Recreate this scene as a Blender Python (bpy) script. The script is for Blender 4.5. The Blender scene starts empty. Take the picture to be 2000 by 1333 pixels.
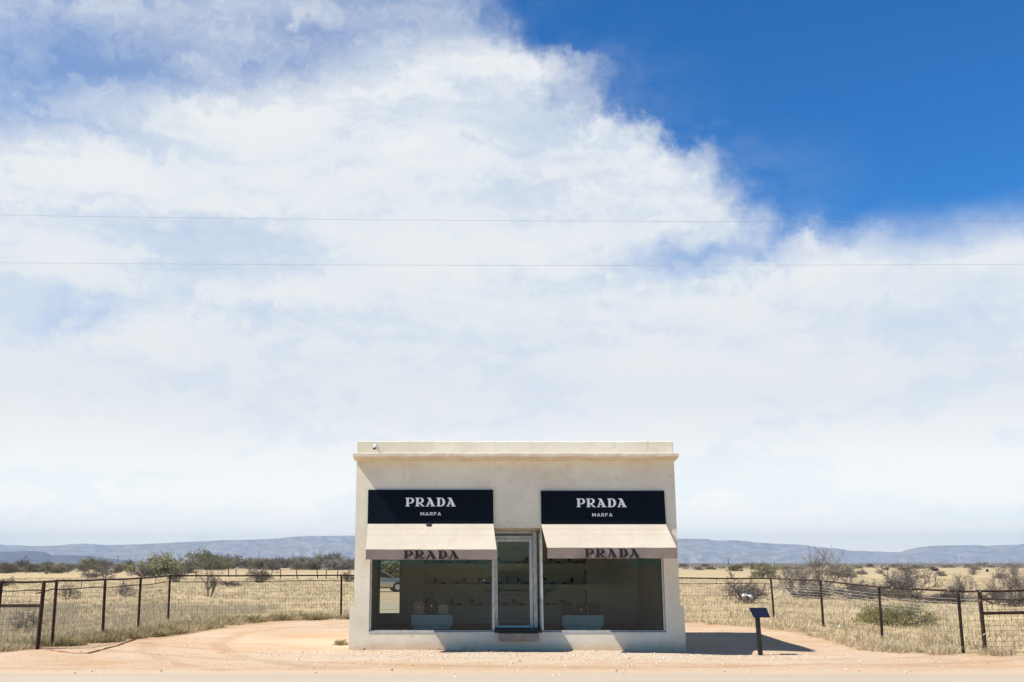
import bpy, math, random
import numpy as np
from mathutils import Vector, Matrix, Euler, noise as mnoise
R = math.radians
random.seed(7); rng = np.random.default_rng(11)
sc = bpy.context.scene
col = sc.collection

# ------------------------------------------------------------------ camera
F = 2050.0                      # focal length in pixels of a 2000 px wide picture
PX, PY = 900.0, 666.5           # principal point of the cropped photograph
PITCH = math.atan((1099.5 - PY) / F)
CAM = Vector((0.0, -25.0, 1.957))
cam = bpy.data.cameras.new('camera'); cam_o = bpy.data.objects.new('camera', cam); col.objects.link(cam_o)
cam.sensor_width = 36.0; cam.lens = F / 2000 * 36.0
cam.shift_x = (1000 - PX) / 2000.0
cam.clip_start = 0.1; cam.clip_end = 60000
cam_o.location = CAM; cam_o.rotation_euler = (R(90) + PITCH, 0, 0)
sc.camera = cam_o

def ray(px, py):
    x = (px - PX) / F; y = (PY - py) / F
    return Vector((x, math.cos(PITCH) - y * math.sin(PITCH), math.sin(PITCH) + y * math.cos(PITCH)))
def at(px, py, Y=0.0):
    d = ray(px, py); t = (Y - CAM.y) / d.y
    return CAM + d * t
def gd(px, py, z=0.0):
    d = ray(px, py); t = (z - CAM.z) / d.z
    return CAM + d * t
def azel(px, py):
    d = ray(px, py).normalized()
    return math.degrees(math.atan2(d.x, d.y)), math.degrees(math.asin(d.z))

# ------------------------------------------------------------------ colour management
sc.view_settings.view_transform = 'Standard'; sc.view_settings.look = 'None'
sc.view_settings.exposure = 0.33; sc.view_settings.gamma = 1.0
sc.view_settings.use_curve_mapping = False
sc.render.film_transparent = False
sc.cycles.max_bounces = 8; sc.cycles.diffuse_bounces = 3; sc.cycles.glossy_bounces = 4
sc.cycles.transparent_max_bounces = 16; sc.cycles.volume_bounces = 0
sc.cycles.caustics_reflective = False; sc.cycles.caustics_refractive = False
sc.cycles.use_denoising = True

# ------------------------------------------------------------------ sun
SUNV = Vector((-0.72, -0.25, 1.0)).normalized()      # towards the sun
SUN_EL = math.asin(SUNV.z); SUN_AZ = math.atan2(SUNV.x, SUNV.y)
sl = bpy.data.lights.new('sun', 'SUN'); sl.energy = 5.0; sl.angle = R(0.5); sl.color = (1.0, 0.955, 0.885)
so = bpy.data.objects.new('sun', sl); col.objects.link(so); so.location = (-30, -6, 40)
so.rotation_euler = (-SUNV).to_track_quat('-Z', 'Y').to_euler()

# ------------------------------------------------------------------ node helpers
class NT:
    def __init__(s, tree): s.t = tree; s.n = tree.nodes; s.l = tree.links
    def node(s, typ, **kw):
        n = s.n.new(typ)
        for k, v in kw.items(): setattr(n, k, v)
        return n
    def put(s, sock, v):
        if hasattr(v, 'is_output') or isinstance(v, bpy.types.NodeSocket): s.l.new(v, sock)
        elif isinstance(v, (tuple, list)) and len(v) == 3 and sock.type == 'RGBA': sock.default_value = (*v, 1)
        else: sock.default_value = v
    def m(s, op, a, b=0.0, c=0.0, clamp=False):
        n = s.node('ShaderNodeMath', operation=op, use_clamp=clamp)
        s.put(n.inputs[0], a); s.put(n.inputs[1], b); s.put(n.inputs[2], c)
        return n.outputs[0]
    def vm(s, op, a, b=(0, 0, 0)):
        n = s.node('ShaderNodeVectorMath', operation=op)
        s.put(n.inputs[0], a); s.put(n.inputs[1], b)
        return n.outputs[0]
    def vscale(s, a, k):
        n = s.node('ShaderNodeVectorMath', operation='SCALE'); s.put(n.inputs[0], a); s.put(n.inputs['Scale'], k); return n.outputs[0]
    def xyz(s, a, b, c):
        n = s.node('ShaderNodeCombineXYZ'); s.put(n.inputs[0], a); s.put(n.inputs[1], b); s.put(n.inputs[2], c); return n.outputs[0]
    def sep(s, v):
        n = s.node('ShaderNodeSeparateXYZ'); s.put(n.inputs[0], v); return n.outputs
    def noise(s, vec, scale, detail=4, rough=0.55, dist=0.0, col_=False):
        n = s.node('ShaderNodeTexNoise'); s.put(n.inputs['Vector'], vec)
        s.put(n.inputs['Scale'], scale); s.put(n.inputs['Detail'], detail); s.put(n.inputs['Roughness'], rough); s.put(n.inputs['Distortion'], dist)
        return n.outputs['Color'] if col_ else n.outputs['Fac']
    def smooth(s, v, a, b, o0=0.0, o1=1.0):
        n = s.node('ShaderNodeMapRange', interpolation_type='SMOOTHSTEP')
        s.put(n.inputs['Value'], v); s.put(n.inputs['From Min'], a); s.put(n.inputs['From Max'], b)
        s.put(n.inputs['To Min'], o0); s.put(n.inputs['To Max'], o1)
        return n.outputs[0]
    def lin(s, v, a, b, o0=0.0, o1=1.0):
        n = s.node('ShaderNodeMapRange', interpolation_type='LINEAR')
        s.put(n.inputs['Value'], v); s.put(n.inputs['From Min'], a); s.put(n.inputs['From Max'], b)
        s.put(n.inputs['To Min'], o0); s.put(n.inputs['To Max'], o1)
        return n.outputs[0]
    def mix(s, fac, a, b, mode='MIX'):
        n = s.node('ShaderNodeMix', data_type='RGBA', blend_type=mode)
        s.put(n.inputs[0], fac); s.put(n.inputs[6], a); s.put(n.inputs[7], b)
        return n.outputs[2]
    def curve(s, v, pts):
        n = s.node('ShaderNodeFloatCurve'); c = n.mapping.curves[0]
        n.mapping.clip_min_x = 0; n.mapping.clip_max_x = 1; n.mapping.clip_min_y = 0; n.mapping.clip_max_y = 1
        c.points[0].location = pts[0]; c.points[1].location = pts[-1]
        for p in pts[1:-1]: c.points.new(*p)
        n.mapping.update(); s.put(n.inputs['Factor'], 1.0); s.put(n.inputs['Value'], v)
        return n.outputs[0]

# ------------------------------------------------------------------ world : sky + cirrus laid out by direction
world = bpy.data.worlds.new('World'); sc.world = world; world.use_nodes = True
W = NT(world.node_tree); W.n.clear()
sky = W.node('ShaderNodeTexSky'); sky.sky_type = 'NISHITA'; sky.sun_disc = False
sky.sun_elevation = SUN_EL; sky.sun_rotation = SUN_AZ
sky.altitude = 1400; sky.air_density = 1.0; sky.dust_density = 0.2; sky.ozone_density = 3.0
tc = W.node('ShaderNodeTexCoord'); D = tc.outputs['Generated']
dx, dy, dz = W.sep(D)
az = W.m('MULTIPLY', W.m('ARCTAN2', dx, dy), 180 / math.pi)
el = W.m('MULTIPLY', W.m('ARCSINE', dz), 180 / math.pi)
# warped coordinates in degrees
P = W.xyz(az, el, 0.0)
n1 = W.noise(P, 0.10, 4, 0.5, 0.0, True)
warp = W.vscale(W.vm('SUBTRACT', n1, (0.5, 0.5, 0.5)), 9.0)
n1b = W.noise(W.vm('ADD', P, (13.3, 7.1, 2.0)), 0.60, 12, 0.62, 0.0, True)
warp2 = W.vscale(W.vm('SUBTRACT', n1b, (0.5, 0.5, 0.5)), 3.2)
Pw = W.vm('ADD', P, W.vm('ADD', warp, warp2))
Pe = W.vm('ADD', P, W.vm('ADD', W.vscale(warp, 0.28), W.vscale(warp2, 1.15)))
ex, ey, _ = W.sep(Pe)
# edge of the cloud sheet: azimuth limit as a function of elevation
edge_px = [(2700, 545), (1575, 512), (1540, 480), (1505, 418), (1435, 345), (1380, 285), (1290, 248), (1190, 205), (1150, 120), (1030, 55), (960, -40)]
epts = []
for x, y in edge_px:
    a, e = azel(x, y); epts.append((e / 60.0, max(0.0, min(1.0, (a + 40) / 100.0))))
epts = [(0.0, 1.0), ((epts[0][0]) * 0.9, 1.0)] + epts[0:] + [(0.62, 0.42), (0.8, 0.55), (1.0, 0.75)]
epts = sorted(epts)
azb = W.m('SUBTRACT', W.m('MULTIPLY', W.curve(W.m('DIVIDE', ey, 60.0), epts), 100.0), 40.0)
sd = W.m('SUBTRACT', azb, ex)
edge = W.smooth(sd, -1.5, 3.6)
edge_soft = W.m('MULTIPLY', W.smooth(sd, -9.0, 3.0), 0.15)
# low sheet under the blue wedge
low = W.smooth(W.m('SUBTRACT', W.sep(W.vm('ADD', P, W.vm('ADD', W.vscale(warp, 0.16), W.vscale(warp2, 0.4))))[1], 0.0), 13.8, 18.0, 1.0, 0.0)
dens = W.m('MAXIMUM', edge, low)
# thin veil high on the left
wx, wy, _ = W.sep(W.vm('ADD', P, W.vm('ADD', W.vscale(warp, 0.45), W.vscale(warp2, 0.6))))
veil_line = W.m('ADD', W.m('MULTIPLY', W.m('ADD', wx, 23.0), 0.27), 22.4)
thin = W.smooth(W.m('SUBTRACT', wy, veil_line), -3.2, 2.2)
# streaks
A = math.radians(24)
st = W.node('ShaderNodeMapping'); st.inputs['Rotation'].default_value = (0, 0, A); st.inputs['Scale'].default_value = (0.045, 0.13, 1)
Pm = W.vm('ADD', P, W.vm('ADD', W.vscale(warp, 0.35), W.vscale(warp2, 0.35)))
W.put(st.inputs['Vector'], Pm)
streak = W.noise(st.outputs[0], 1.6, 8, 0.56, 0.0)
st2 = W.node('ShaderNodeMapping'); st2.inputs['Scale'].default_value = (0.075, 0.33, 1); st2.inputs['Rotation'].default_value = (0, 0, R(-9)); W.put(st2.inputs['Vector'], Pm)
fine = W.noise(st2.outputs[0], 1.0, 10, 0.60, 0.0)
veil = W.m('ADD', W.m('MULTIPLY', W.smooth(streak, 0.34, 0.68), 0.34), 0.27)
body = W.m('ADD', W.m('MULTIPLY', W.smooth(fine, 0.28, 0.66), 0.16), 0.78)
body = W.m('ADD', body, W.m('MULTIPLY', W.smooth(streak, 0.3, 0.65), 0.10))
lowst = W.smooth(fine, 0.36, 0.62, 0.89, 0.98)
body = W.m('MAXIMUM', body, W.m('MULTIPLY', lowst, W.smooth(el, 9.0, 17.0, 1.0, 0.75)))
inner = W.m('ADD', W.m('MULTIPLY', body, W.m('SUBTRACT', 1.0, thin)), W.m('MULTIPLY', veil, thin))
dens = W.m('MULTIPLY', dens, inner)
def blob(px, py, rx, ry, k, add):
    global dens
    a, e = azel(px, py)
    u = W.m('DIVIDE', W.m('SUBTRACT', ex, a), rx); v = W.m('DIVIDE', W.m('SUBTRACT', ey, e), ry)
    r2 = W.m('ADD', W.m('MULTIPLY', u, u), W.m('MULTIPLY', v, v))
    g = W.m('MULTIPLY', W.m('EXPONENT', W.m('MULTIPLY', r2, -1.0)), k)
    dens = W.m('ADD', dens, g) if add else W.m('MULTIPLY', dens, W.m('SUBTRACT', 1.0, g))
blob(1350, 503, 4.2, 0.9, 0.48, False)
blob(180, 628, 2.6, 1.0, 0.28, False)
blob(60, 650, 3.0, 0.9, 0.15, False)
blob(1080, 180, 1.1, 1.3, 0.35, False)
blob(420, 440, 3.4, 0.8, 0.06, False)
blob(1585, 452, 0.9, 0.7, 0.55, True)
blob(1640, 490, 2.4, 1.0, 0.22, True)
blob(1900, 520, 6.0, 1.6, 0.20, True)
dens = W.m('ADD', dens, W.m('MULTIPLY', edge_soft, W.smooth(fine, 0.35, 0.7)), clamp=True)
# clear again away from this side of the sky, with thin wisps
aw = W.m('ABSOLUTE', W.m('SUBTRACT', az, -2.0))
front = W.smooth(aw, 38.0, 75.0, 1.0, 0.0)
lowwrap = W.smooth(el, 3.0, 22.0, 0.35, 0.08)
side = W.m('MULTIPLY', W.smooth(streak, 0.42, 0.75), lowwrap)
hi = W.smooth(el, 32.0, 50.0, 1.0, 0.12)
dens = W.m('MULTIPLY', dens, hi)
dens = W.m('ADD', W.m('MULTIPLY', dens, front), W.m('MULTIPLY', side, W.m('SUBTRACT', 1.0, front)), clamp=True)
hs = W.node('ShaderNodeHueSaturation'); hs.inputs['Saturation'].default_value = 1.28; hs.inputs['Value'].default_value = 1.0
W.put(hs.inputs['Color'], sky.outputs[0])
skyc = W.mix(1.0, hs.outputs[0], (0.034, 0.098, 0.124), 'MULTIPLY')
skyc = W.mix(W.smooth(el, 31.0, 46.0, 0.0, 0.76), skyc, (0.0, 0.0, 0.0))
shade = W.m('MAXIMUM', W.smooth(fine, 0.25, 0.68), W.smooth(el, 9.0, 17.0, 0.8, 0.0))
cl = W.mix(shade, (0.56, 0.63, 0.70), (0.70, 0.715, 0.72))
cl = W.mix(W.smooth(el, 0.0, 9.5, 1.0, 0.0), cl, (1.13, 1.09, 0.95))
cl = W.mix(W.smooth(el, 0.0, 2.6, 0.8, 0.0), cl, (1.45, 1.33, 1.0))
fin = W.mix(dens, skyc, cl)
fin = W.mix(W.smooth(el, -2.0, 0.0, 1.0, 0.0), fin, (0.35, 0.30, 0.22))
bg = W.node('ShaderNodeBackground'); W.put(bg.inputs['Color'], fin); bg.inputs['Strength'].default_value = 1.0
wo = W.node('ShaderNodeOutputWorld'); W.l.new(bg.outputs[0], wo.inputs['Surface'])

# ------------------------------------------------------------------ materials
def mat(name):
    m = bpy.data.materials.new(name); m.use_nodes = True
    T = NT(m.node_tree); T.n.clear()
    b = T.node('ShaderNodeBsdfPrincipled'); o = T.node('ShaderNodeOutputMaterial'); T.l.new(b.outputs[0], o.inputs['Surface'])
    b.inputs['Roughness'].default_value = 0.8; b.inputs['Specular IOR Level'].default_value = 0.3
    T.b = b; T.o = o; T.obj = T.node('ShaderNodeTexCoord').outputs['Object']
    return m, T
def bump(T, h, dist, strength=1.0):
    n = T.node('ShaderNodeBump'); T.put(n.inputs['Height'], h); n.inputs['Distance'].default_value = dist; n.inputs['Strength'].default_value = strength
    T.l.new(n.outputs[0], T.b.inputs['Normal'])
def simple(name, c1, c2, scale=3.0, rough=0.7, spec=0.3, metal=0.0, bmp=0.0, bscale=40):
    m, T = mat(name)
    f = T.smooth(T.noise(T.obj, scale, 6, 0.6), 0.3, 0.7)
    T.put(T.b.inputs['Base Color'], T.mix(f, c1, c2)); T.b.inputs['Roughness'].default_value = rough
    T.b.inputs['Specular IOR Level'].default_value = spec; T.b.inputs['Metallic'].default_value = metal
    if bmp: bump(T, T.noise(T.obj, bscale, 6, 0.6), bmp)
    return m
M = {}
def stucco():
    m, T = mat('stucco')
    n1 = T.noise(T.obj, 0.9, 6, 0.6); n2 = T.noise(T.obj, 5.0, 8, 0.65)
    c = T.mix(T.smooth(n1, 0.32, 0.68), (0.73, 0.655, 0.51), (0.83, 0.77, 0.625))
    c = T.mix(T.smooth(n2, 0.52, 0.80, 0.0, 0.5), c, (0.50, 0.40, 0.27))
    x, y, z = T.sep(T.obj)
    # dust splashed up from the ground, rust tone under the cornice
    zz = T.m('ADD', z, T.m('MULTIPLY', T.m('SUBTRACT', T.noise(T.obj, 2.2, 5, 0.6), 0.5), 0.35))
    c = T.mix(T.smooth(zz, 0.0, 0.28, 0.55, 0.0), c, (0.55, 0.38, 0.22))
    v = T.node('ShaderNodeMapping'); v.inputs['Scale'].default_value = (6, 6, 0.35); T.put(v.inputs['Vector'], T.obj)
    dr = T.smooth(T.noise(v.outputs[0], 1.0, 6, 0.6), 0.58, 0.78, 0.0, 0.35)
    c = T.mix(T.m('MULTIPLY', dr, T.smooth(z, 3.6, 4.9)), c, (0.42, 0.32, 0.20))
    chip = T.m('MULTIPLY', T.smooth(T.noise(T.obj, 3.4, 6, 0.7), 0.56, 0.60), T.m('MULTIPLY', T.smooth(zz, 0.02, 0.07, 1.0, 0.0), T.smooth(x, -3.2, 0.0, 1.0, 0.15)))
    c = T.mix(chip, c, (0.20, 0.10, 0.05))
    T.put(T.b.inputs['Base Color'], c); T.b.inputs['Roughness'].default_value = 0.92; T.b.inputs['Specular IOR Level'].default_value = 0.15
    h = T.m('ADD', T.m('MULTIPLY', T.noise(T.obj, 2.0, 3, 0.5), 0.7), T.m('MULTIPLY', T.noise(T.obj, 22.0, 6, 0.65), 0.22))
    bump(T, h, 0.018, 0.8)
    return m
M['stucco'] = stucco()
def cornice_m():
    m, T = mat('cornice_stucco')
    n1 = T.noise(T.obj, 3.0, 8, 0.65)
    c = T.mix(T.smooth(n1, 0.35, 0.65), (0.75, 0.665, 0.525), (0.65, 0.545, 0.40))
    T.put(T.b.inputs['Base Color'], c); T.b.inputs['Roughness'].default_value = 0.9
    bump(T, T.noise(T.obj, 6.0, 6, 0.6), 0.02)
    return m
M['cornice'] = cornice_m()
M['interior'] = simple('interior_plaster', (0.44, 0.43, 0.36), (0.50, 0.485, 0.41), 1.5, 0.8)
M['carpet'] = simple('interior_carpet', (0.12, 0.15, 0.16), (0.15, 0.18, 0.19), 8, 0.95)
M['pedestal'] = simple('pedestal_paint', (0.40, 0.47, 0.45), (0.45, 0.52, 0.50), 3, 0.5)
M['alu'] = simple('aged_aluminium', (0.44, 0.43, 0.40), (0.60, 0.58, 0.54), 9, 0.42, 0.5, 0.55, 0.002, 60)
M['alu_dark'] = simple('dark_gasket', (0.020, 0.019, 0.018), (0.035, 0.033, 0.030), 9, 0.6)
M['navy'] = simple('navy_sign_paint', (0.0042, 0.0075, 0.0125), (0.0055, 0.0095, 0.016), 2.5, 0.8, 0.06)
M['letter_w'] = simple('white_lettering', (0.90, 0.90, 0.88), (0.94, 0.94, 0.92), 20, 0.6)
M['letter_b'] = simple('black_lettering', (0.010, 0.010, 0.014), (0.016, 0.015, 0.018), 20, 0.7)
def fabric():
    m, T = mat('awning_fabric')
    n = T.noise(T.obj, 1.2, 5, 0.6)
    c = T.mix(T.smooth(n, 0.3, 0.7), (0.53, 0.46, 0.365), (0.58, 0.51, 0.41))
    T.put(T.b.inputs['Base Color'], c); T.b.inputs['Roughness'].default_value = 0.9
    bump(T, T.noise(T.obj, 2.2, 4, 0.55, 0.6), 0.03)
    return m
M['fabric'] = fabric()
M['fabric_v'] = simple('shaded_valance_fabric', (0.27, 0.215, 0.18), (0.31, 0.25, 0.21), 2.0, 0.9)  # darker copy of the awning cloth, with the valance's shade put into its colour
M['mirror'] = simple('mirror_glass', (0.86, 0.88, 0.86), (0.86, 0.88, 0.86), 1, 0.0, 0.5, 1.0)
M['roof'] = simple('roof_felt', (0.35, 0.33, 0.30), (0.42, 0.40, 0.36), 2, 0.9)
M['white_metal'] = simple('white_metal', (0.62, 0.62, 0.60), (0.72, 0.72, 0.70), 12, 0.4)
M['black_metal'] = simple('black_metal', (0.012, 0.011, 0.011), (0.030, 0.024, 0.020), 14, 0.55, 0.4)
def rust():
    m, T = mat('rusty_pipe')
    n = T.noise(T.obj, 7, 6, 0.7)
    c = T.mix(T.smooth(n, 0.4, 0.62), (0.018, 0.010, 0.008), (0.060, 0.024, 0.014))
    T.put(T.b.inputs['Base Color'], c); T.b.inputs['Roughness'].default_value = 0.75
    bump(T, n, 0.004)
    return m
M['rust'] = rust()
def rust_peel():
    m, T = mat('peeling_pipe')
    n = T.noise(T.obj, 7, 6, 0.7)
    c = T.mix(T.smooth(n, 0.4, 0.62), (0.018, 0.010, 0.008), (0.060, 0.024, 0.014))
    v = T.noise(T.obj, 9.0, 4, 0.6)
    c = T.mix(T.smooth(v, 0.64, 0.66), c, (0.72, 0.70, 0.66))
    T.put(T.b.inputs['Base Color'], c); T.b.inputs['Roughness'].default_value = 0.75
    return m
M['peel'] = rust_peel()
M['wire'] = simple('rusty_wire', (0.09, 0.065, 0.045), (0.15, 0.115, 0.085), 20, 0.7)
M['pale_wire'] = simple('galvanised_wire', (0.36, 0.36, 0.34), (0.45, 0.45, 0.43), 20, 0.5)
M['cable'] = simple('overhead_cable', (0.30, 0.33, 0.38), (0.35, 0.38, 0.43), 1, 0.6)
M['wood'] = simple('weathered_wood', (0.10, 0.08, 0.065), (0.20, 0.165, 0.135), 6, 0.9)
M['leather_black'] = simple('black_leather', (0.008, 0.008, 0.010), (0.015, 0.014, 0.016), 20, 0.4, 0.5)
M['leather_brown'] = simple('brown_leather', (0.028, 0.014, 0.012), (0.045, 0.022, 0.018), 20, 0.4, 0.5)
M['leather_blush'] = simple('blush_leather', (0.26, 0.19, 0.16), (0.31, 0.23, 0.19), 20, 0.5, 0.4)
M['leather_cream'] = simple('cream_leather', (0.33, 0.30, 0.26), (0.38, 0.35, 0.30), 20, 0.5, 0.4)
M['brass'] = simple('brass', (0.55, 0.40, 0.16), (0.62, 0.46, 0.2), 10, 0.3, 0.5, 0.9)
M['plastic_bag'] = simple('white_plastic', (0.80, 0.81, 0.83), (0.88, 0.89, 0.90), 12, 0.4)
M['cow'] = simple('black_hide', (0.010, 0.009, 0.009), (0.022, 0.018, 0.016), 5, 0.7)
M['paper'] = simple('pale_litter', (0.74, 0.72, 0.66), (0.84, 0.82, 0.78), 12, 0.8)
def glass(name, tint, refl):
    m = bpy.data.materials.new(name); m.use_nodes = True; T = NT(m.node_tree); T.n.clear()
    tr = T.node('ShaderNodeBsdfTransparent'); tr.inputs[0].default_value = (*tint, 1)
    gl = T.node('ShaderNodeBsdfGlossy'); gl.inputs['Color'].default_value = (1, 1, 1, 1); gl.inputs['Roughness'].default_value = 0.0
    fr = T.node('ShaderNodeFresnel'); fr.inputs['IOR'].default_value = refl
    mx = T.node('ShaderNodeMixShader'); T.l.new(fr.outputs[0], mx.inputs[0]); T.l.new(tr.outputs[0], mx.inputs[1]); T.l.new(gl.outputs[0], mx.inputs[2])
    o = T.node('ShaderNodeOutputMaterial'); T.l.new(mx.outputs[0], o.inputs[0])
    return m
M['glass'] = glass('window_glass', (0.81, 0.85, 0.81), 1.38)

# ------------------------------------------------------------------ geometry helpers
def origin(o):
    v = Vector((0, 0, 0))
    while o is not None: v += o.location; o = o.parent
    return v
class MB:
    def __init__(s): s.v = []; s.f = []
    def add(s, vs, fs):
        k = len(s.v); s.v += [tuple(v) for v in vs]; s.f += [tuple(i + k for i in f) for f in fs]; return s
    def hexa(s, p):   # 4 bottom, 4 top (ccw from above)
        return s.add(p, [(3, 2, 1, 0), (4, 5, 6, 7), (0, 1, 5, 4), (1, 2, 6, 5), (2, 3, 7, 6), (3, 0, 4, 7)])
    def box(s, x0, x1, y0, y1, z0, z1):
        return s.hexa([(x0, y0, z0), (x1, y0, z0), (x1, y1, z0), (x0, y1, z0), (x0, y0, z1), (x1, y0, z1), (x1, y1, z1), (x0, y1, z1)])
    def tube(s, pts, r, n=6, caps=True):
        pts = [Vector(p) for p in pts]; rs = r if isinstance(r, (list, tuple)) else [r] * len(pts)
        rings = []
        d0 = (pts[1] - pts[0]).normalized(); up = Vector((0, 0, 1)) if abs(d0.z) < 0.9 else Vector((1, 0, 0))
        a = d0.cross(up).normalized()
        vs = []
        for i, p in enumerate(pts):
            d = (pts[min(i + 1, len(pts) - 1)] - pts[max(i - 1, 0)]).normalized()
            a = (a - d * a.dot(d)).normalized(); b = d.cross(a)
            for k in range(n):
                t = 2 * math.pi * k / n
                vs.append(p + (a * math.cos(t) + b * math.sin(t)) * rs[i])
        fs = []
        for i in range(len(pts) - 1):
            for k in range(n):
                fs.append((i * n + k, i * n + (k + 1) % n, (i + 1) * n + (k + 1) % n, (i + 1) * n + k))
        if caps:
            fs.append(tuple(reversed(range(n)))); fs.append(tuple((len(pts) - 1) * n + k for k in range(n)))
        return s.add(vs, fs)
    def loft(s, secs, n=12):   # secs: (center, ax, bx, radius a, radius b) ellipses
        vs = []
        for c, a, b, ra, rb in secs:
            c = Vector(c); a = Vector(a); b = Vector(b)
            for k in range(n):
                t = 2 * math.pi * k / n
                vs.append(c + a * ra * math.cos(t) + b * rb * math.sin(t))
        fs = []
        for i in range(len(secs) - 1):
            for k in range(n): fs.append((i * n + k, i * n + (k + 1) % n, (i + 1) * n + (k + 1) % n, (i + 1) * n + k))
        fs.append(tuple(reversed(range(n)))); fs.append(tuple((len(secs) - 1) * n + k for k in range(n)))
        return s.add(vs, fs)
    def build(s, name, m, parent=None, smooth=False, bevel=0.0):
        off = origin(parent) if parent is not None else Vector((0, 0, 0))
        me = bpy.data.meshes.new(name); me.from_pydata([(v[0] - off.x, v[1] - off.y, v[2] - off.z) for v in s.v], [], s.f)
        me.materials.append(m); me.update()
        if smooth: me.polygons.foreach_set('use_smooth', [True] * len(me.polygons))
        o = bpy.data.objects.new(name, me); col.objects.link(o)
        if parent is not None: o.parent = parent
        if bevel:
            b = o.modifiers.new('b', 'BEVEL'); b.width = bevel; b.segments = 2; b.limit_method = 'ANGLE'
        return o
def tag(o, label=None, cat=None, group=None, kind=None):
    if label: o['label'] = label
    if cat: o['category'] = cat
    if group: o['group'] = group
    if kind: o['kind'] = kind
    return o
def thing(name, label, cat, loc=(0, 0, 0), group=None):
    o = bpy.data.objects.new(name, None); col.objects.link(o); o.location = loc; o.empty_display_size = 0.3
    return tag(o, label, cat, group)
def copy_tree(o, parent=None):
    c = o.copy(); col.objects.link(c); c.parent = parent
    for ch in [x for x in col.objects if x.parent == o]: copy_tree(ch, c)
    return c
def base(o):    # move a world-space mesh object's origin to its base centre
    me = o.data; n = len(me.vertices); a = np.empty(n * 3); me.vertices.foreach_get('co', a); a = a.reshape(-1, 3)
    c = (a.min(0) + a.max(0)) / 2; c[2] = a[:, 2].min(); a -= c; me.vertices.foreach_set('co', a.ravel()); me.update(); o.location = Vector(c)
    return o
def cellwall(mb, xs, zs, holes, y0, y1):
    """wall made of grid cells with some cells left open; only outside faces are made"""
    nx, nz = len(xs) - 1, len(zs) - 1
    full = lambda i, k: 0 <= i < nx and 0 <= k < nz and (i, k) not in holes
    for i in range(nx):
        for k in range(nz):
            if not full(i, k): continue
            x0, x1, z0, z1 = xs[i], xs[i + 1], zs[k], zs[k + 1]
            mb.add([(x0, y0, z0), (x1, y0, z0), (x1, y0, z1), (x0, y0, z1)], [(0, 1, 2, 3)])
            mb.add([(x0, y1, z0), (x1, y1, z0), (x1, y1, z1), (x0, y1, z1)], [(3, 2, 1, 0)])
            if not full(i - 1, k): mb.add([(x0, y0, z0), (x0, y1, z0), (x0, y1, z1), (x0, y0, z1)], [(3, 2, 1, 0)])
            if not full(i + 1, k): mb.add([(x1, y0, z0), (x1, y1, z0), (x1, y1, z1), (x1, y0, z1)], [(0, 1, 2, 3)])
            if not full(i, k - 1): mb.add([(x0, y0, z0), (x1, y0, z0), (x1, y1, z0), (x0, y1, z0)], [(3, 2, 1, 0)])
            if not full(i, k + 1): mb.add([(x0, y0, z1), (x1, y0, z1), (x1, y1, z1), (x0, y1, z1)], [(0, 1, 2, 3)])

# ------------------------------------------------------------------ ground
def gnoise(x, y, s, seed=0.0): return mnoise.noise(Vector((x / s, y / s, seed)))
def smooth01(t): t = max(0.0, min(1.0, t)); return t * t * (3 - 2 * t)
def gh(x, y):
    h = 0.0
    near = 1 - smooth01((abs(y + 2) - 40) / 40)
    h += 0.020 * gnoise(x, y, 1.3, 3.1) + 0.05 * gnoise(x, y, 5.0, 9.3) * smooth01((abs(x) - 4) / 4)
    # wash draining along the right side of the lot
    h -= 0.12 * math.exp(-((x - 9.0) / 3.6) ** 2) * smooth01((6 - abs(y - 1)) / 5)
    # slight bank under the fences
    if y < -4.2: h += 0.0
    d = max(0.0, math.hypot(x, max(0, y - 30)) - 60)
    h += min(1.0, d / 150) * 0.55 * gnoise(x, y, 90.0, 1.7)
    if y < -4.0: h *= smooth01((y + 6.2) / 2.2) if y > -6.2 else 0.0
    return h
LB = [(-40, -0.9), (-11.2, -0.75), (-10.3, -0.75), (-9.7, 0.6), (-9.0, 2.6), (-8.4, 4.0), (-7.9, 5.2), (-7.6, 6.6), (-7.2, 9.2), (-6.1, 12.2), (-4.4, 13.2), (0, 13.6), (5, 12.2), (7.6, 10.9), (9.4, 8.2), (9.9, 5.0), (9.7, 1.4), (10.2, 0.4), (11.0, -0.2), (12.4, -0.7), (16, -1.0), (60, -1.1)]
def dirt_mask(x, y):
    # signed: positive = bare dirt
    px_ = []
    # distance to the polyline boundary
    best = 1e9
    for (ax, ay), (bx, by) in zip(LB[:-1], LB[1:]):
        vx, vy = bx - ax, by - ay; t = max(0, min(1, ((x - ax) * vx + (y - ay) * vy) / (vx * vx + vy * vy)))
        d = math.hypot(x - ax - t * vx, y - ay - t * vy)
        best = min(best, d)
    inside = False
    poly = LB + [(60, -60), (-40, -60)]
    j = len(poly) - 1
    for i in range(len(poly)):
        xi, yi = poly[i]; xj, yj = poly[j]
        if (yi > y) != (yj > y) and x < (xj - xi) * (y - yi) / (yj - yi) + xi: inside = not inside
        j = i
    return best if inside else -best
def spaced(lo, hi, fine_lo, fine_hi, step, grow=1.09):
    c = list(np.arange(fine_lo, fine_hi + 1e-6, step)); s = step
    x = fine_hi
    while x < hi: s *= grow; x += s; c.append(min(x, hi))
    s = step; x = fine_lo; left = []
    while x > lo: s *= grow; x -= s; left.append(max(x, lo))
    return left[::-1] + c
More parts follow.
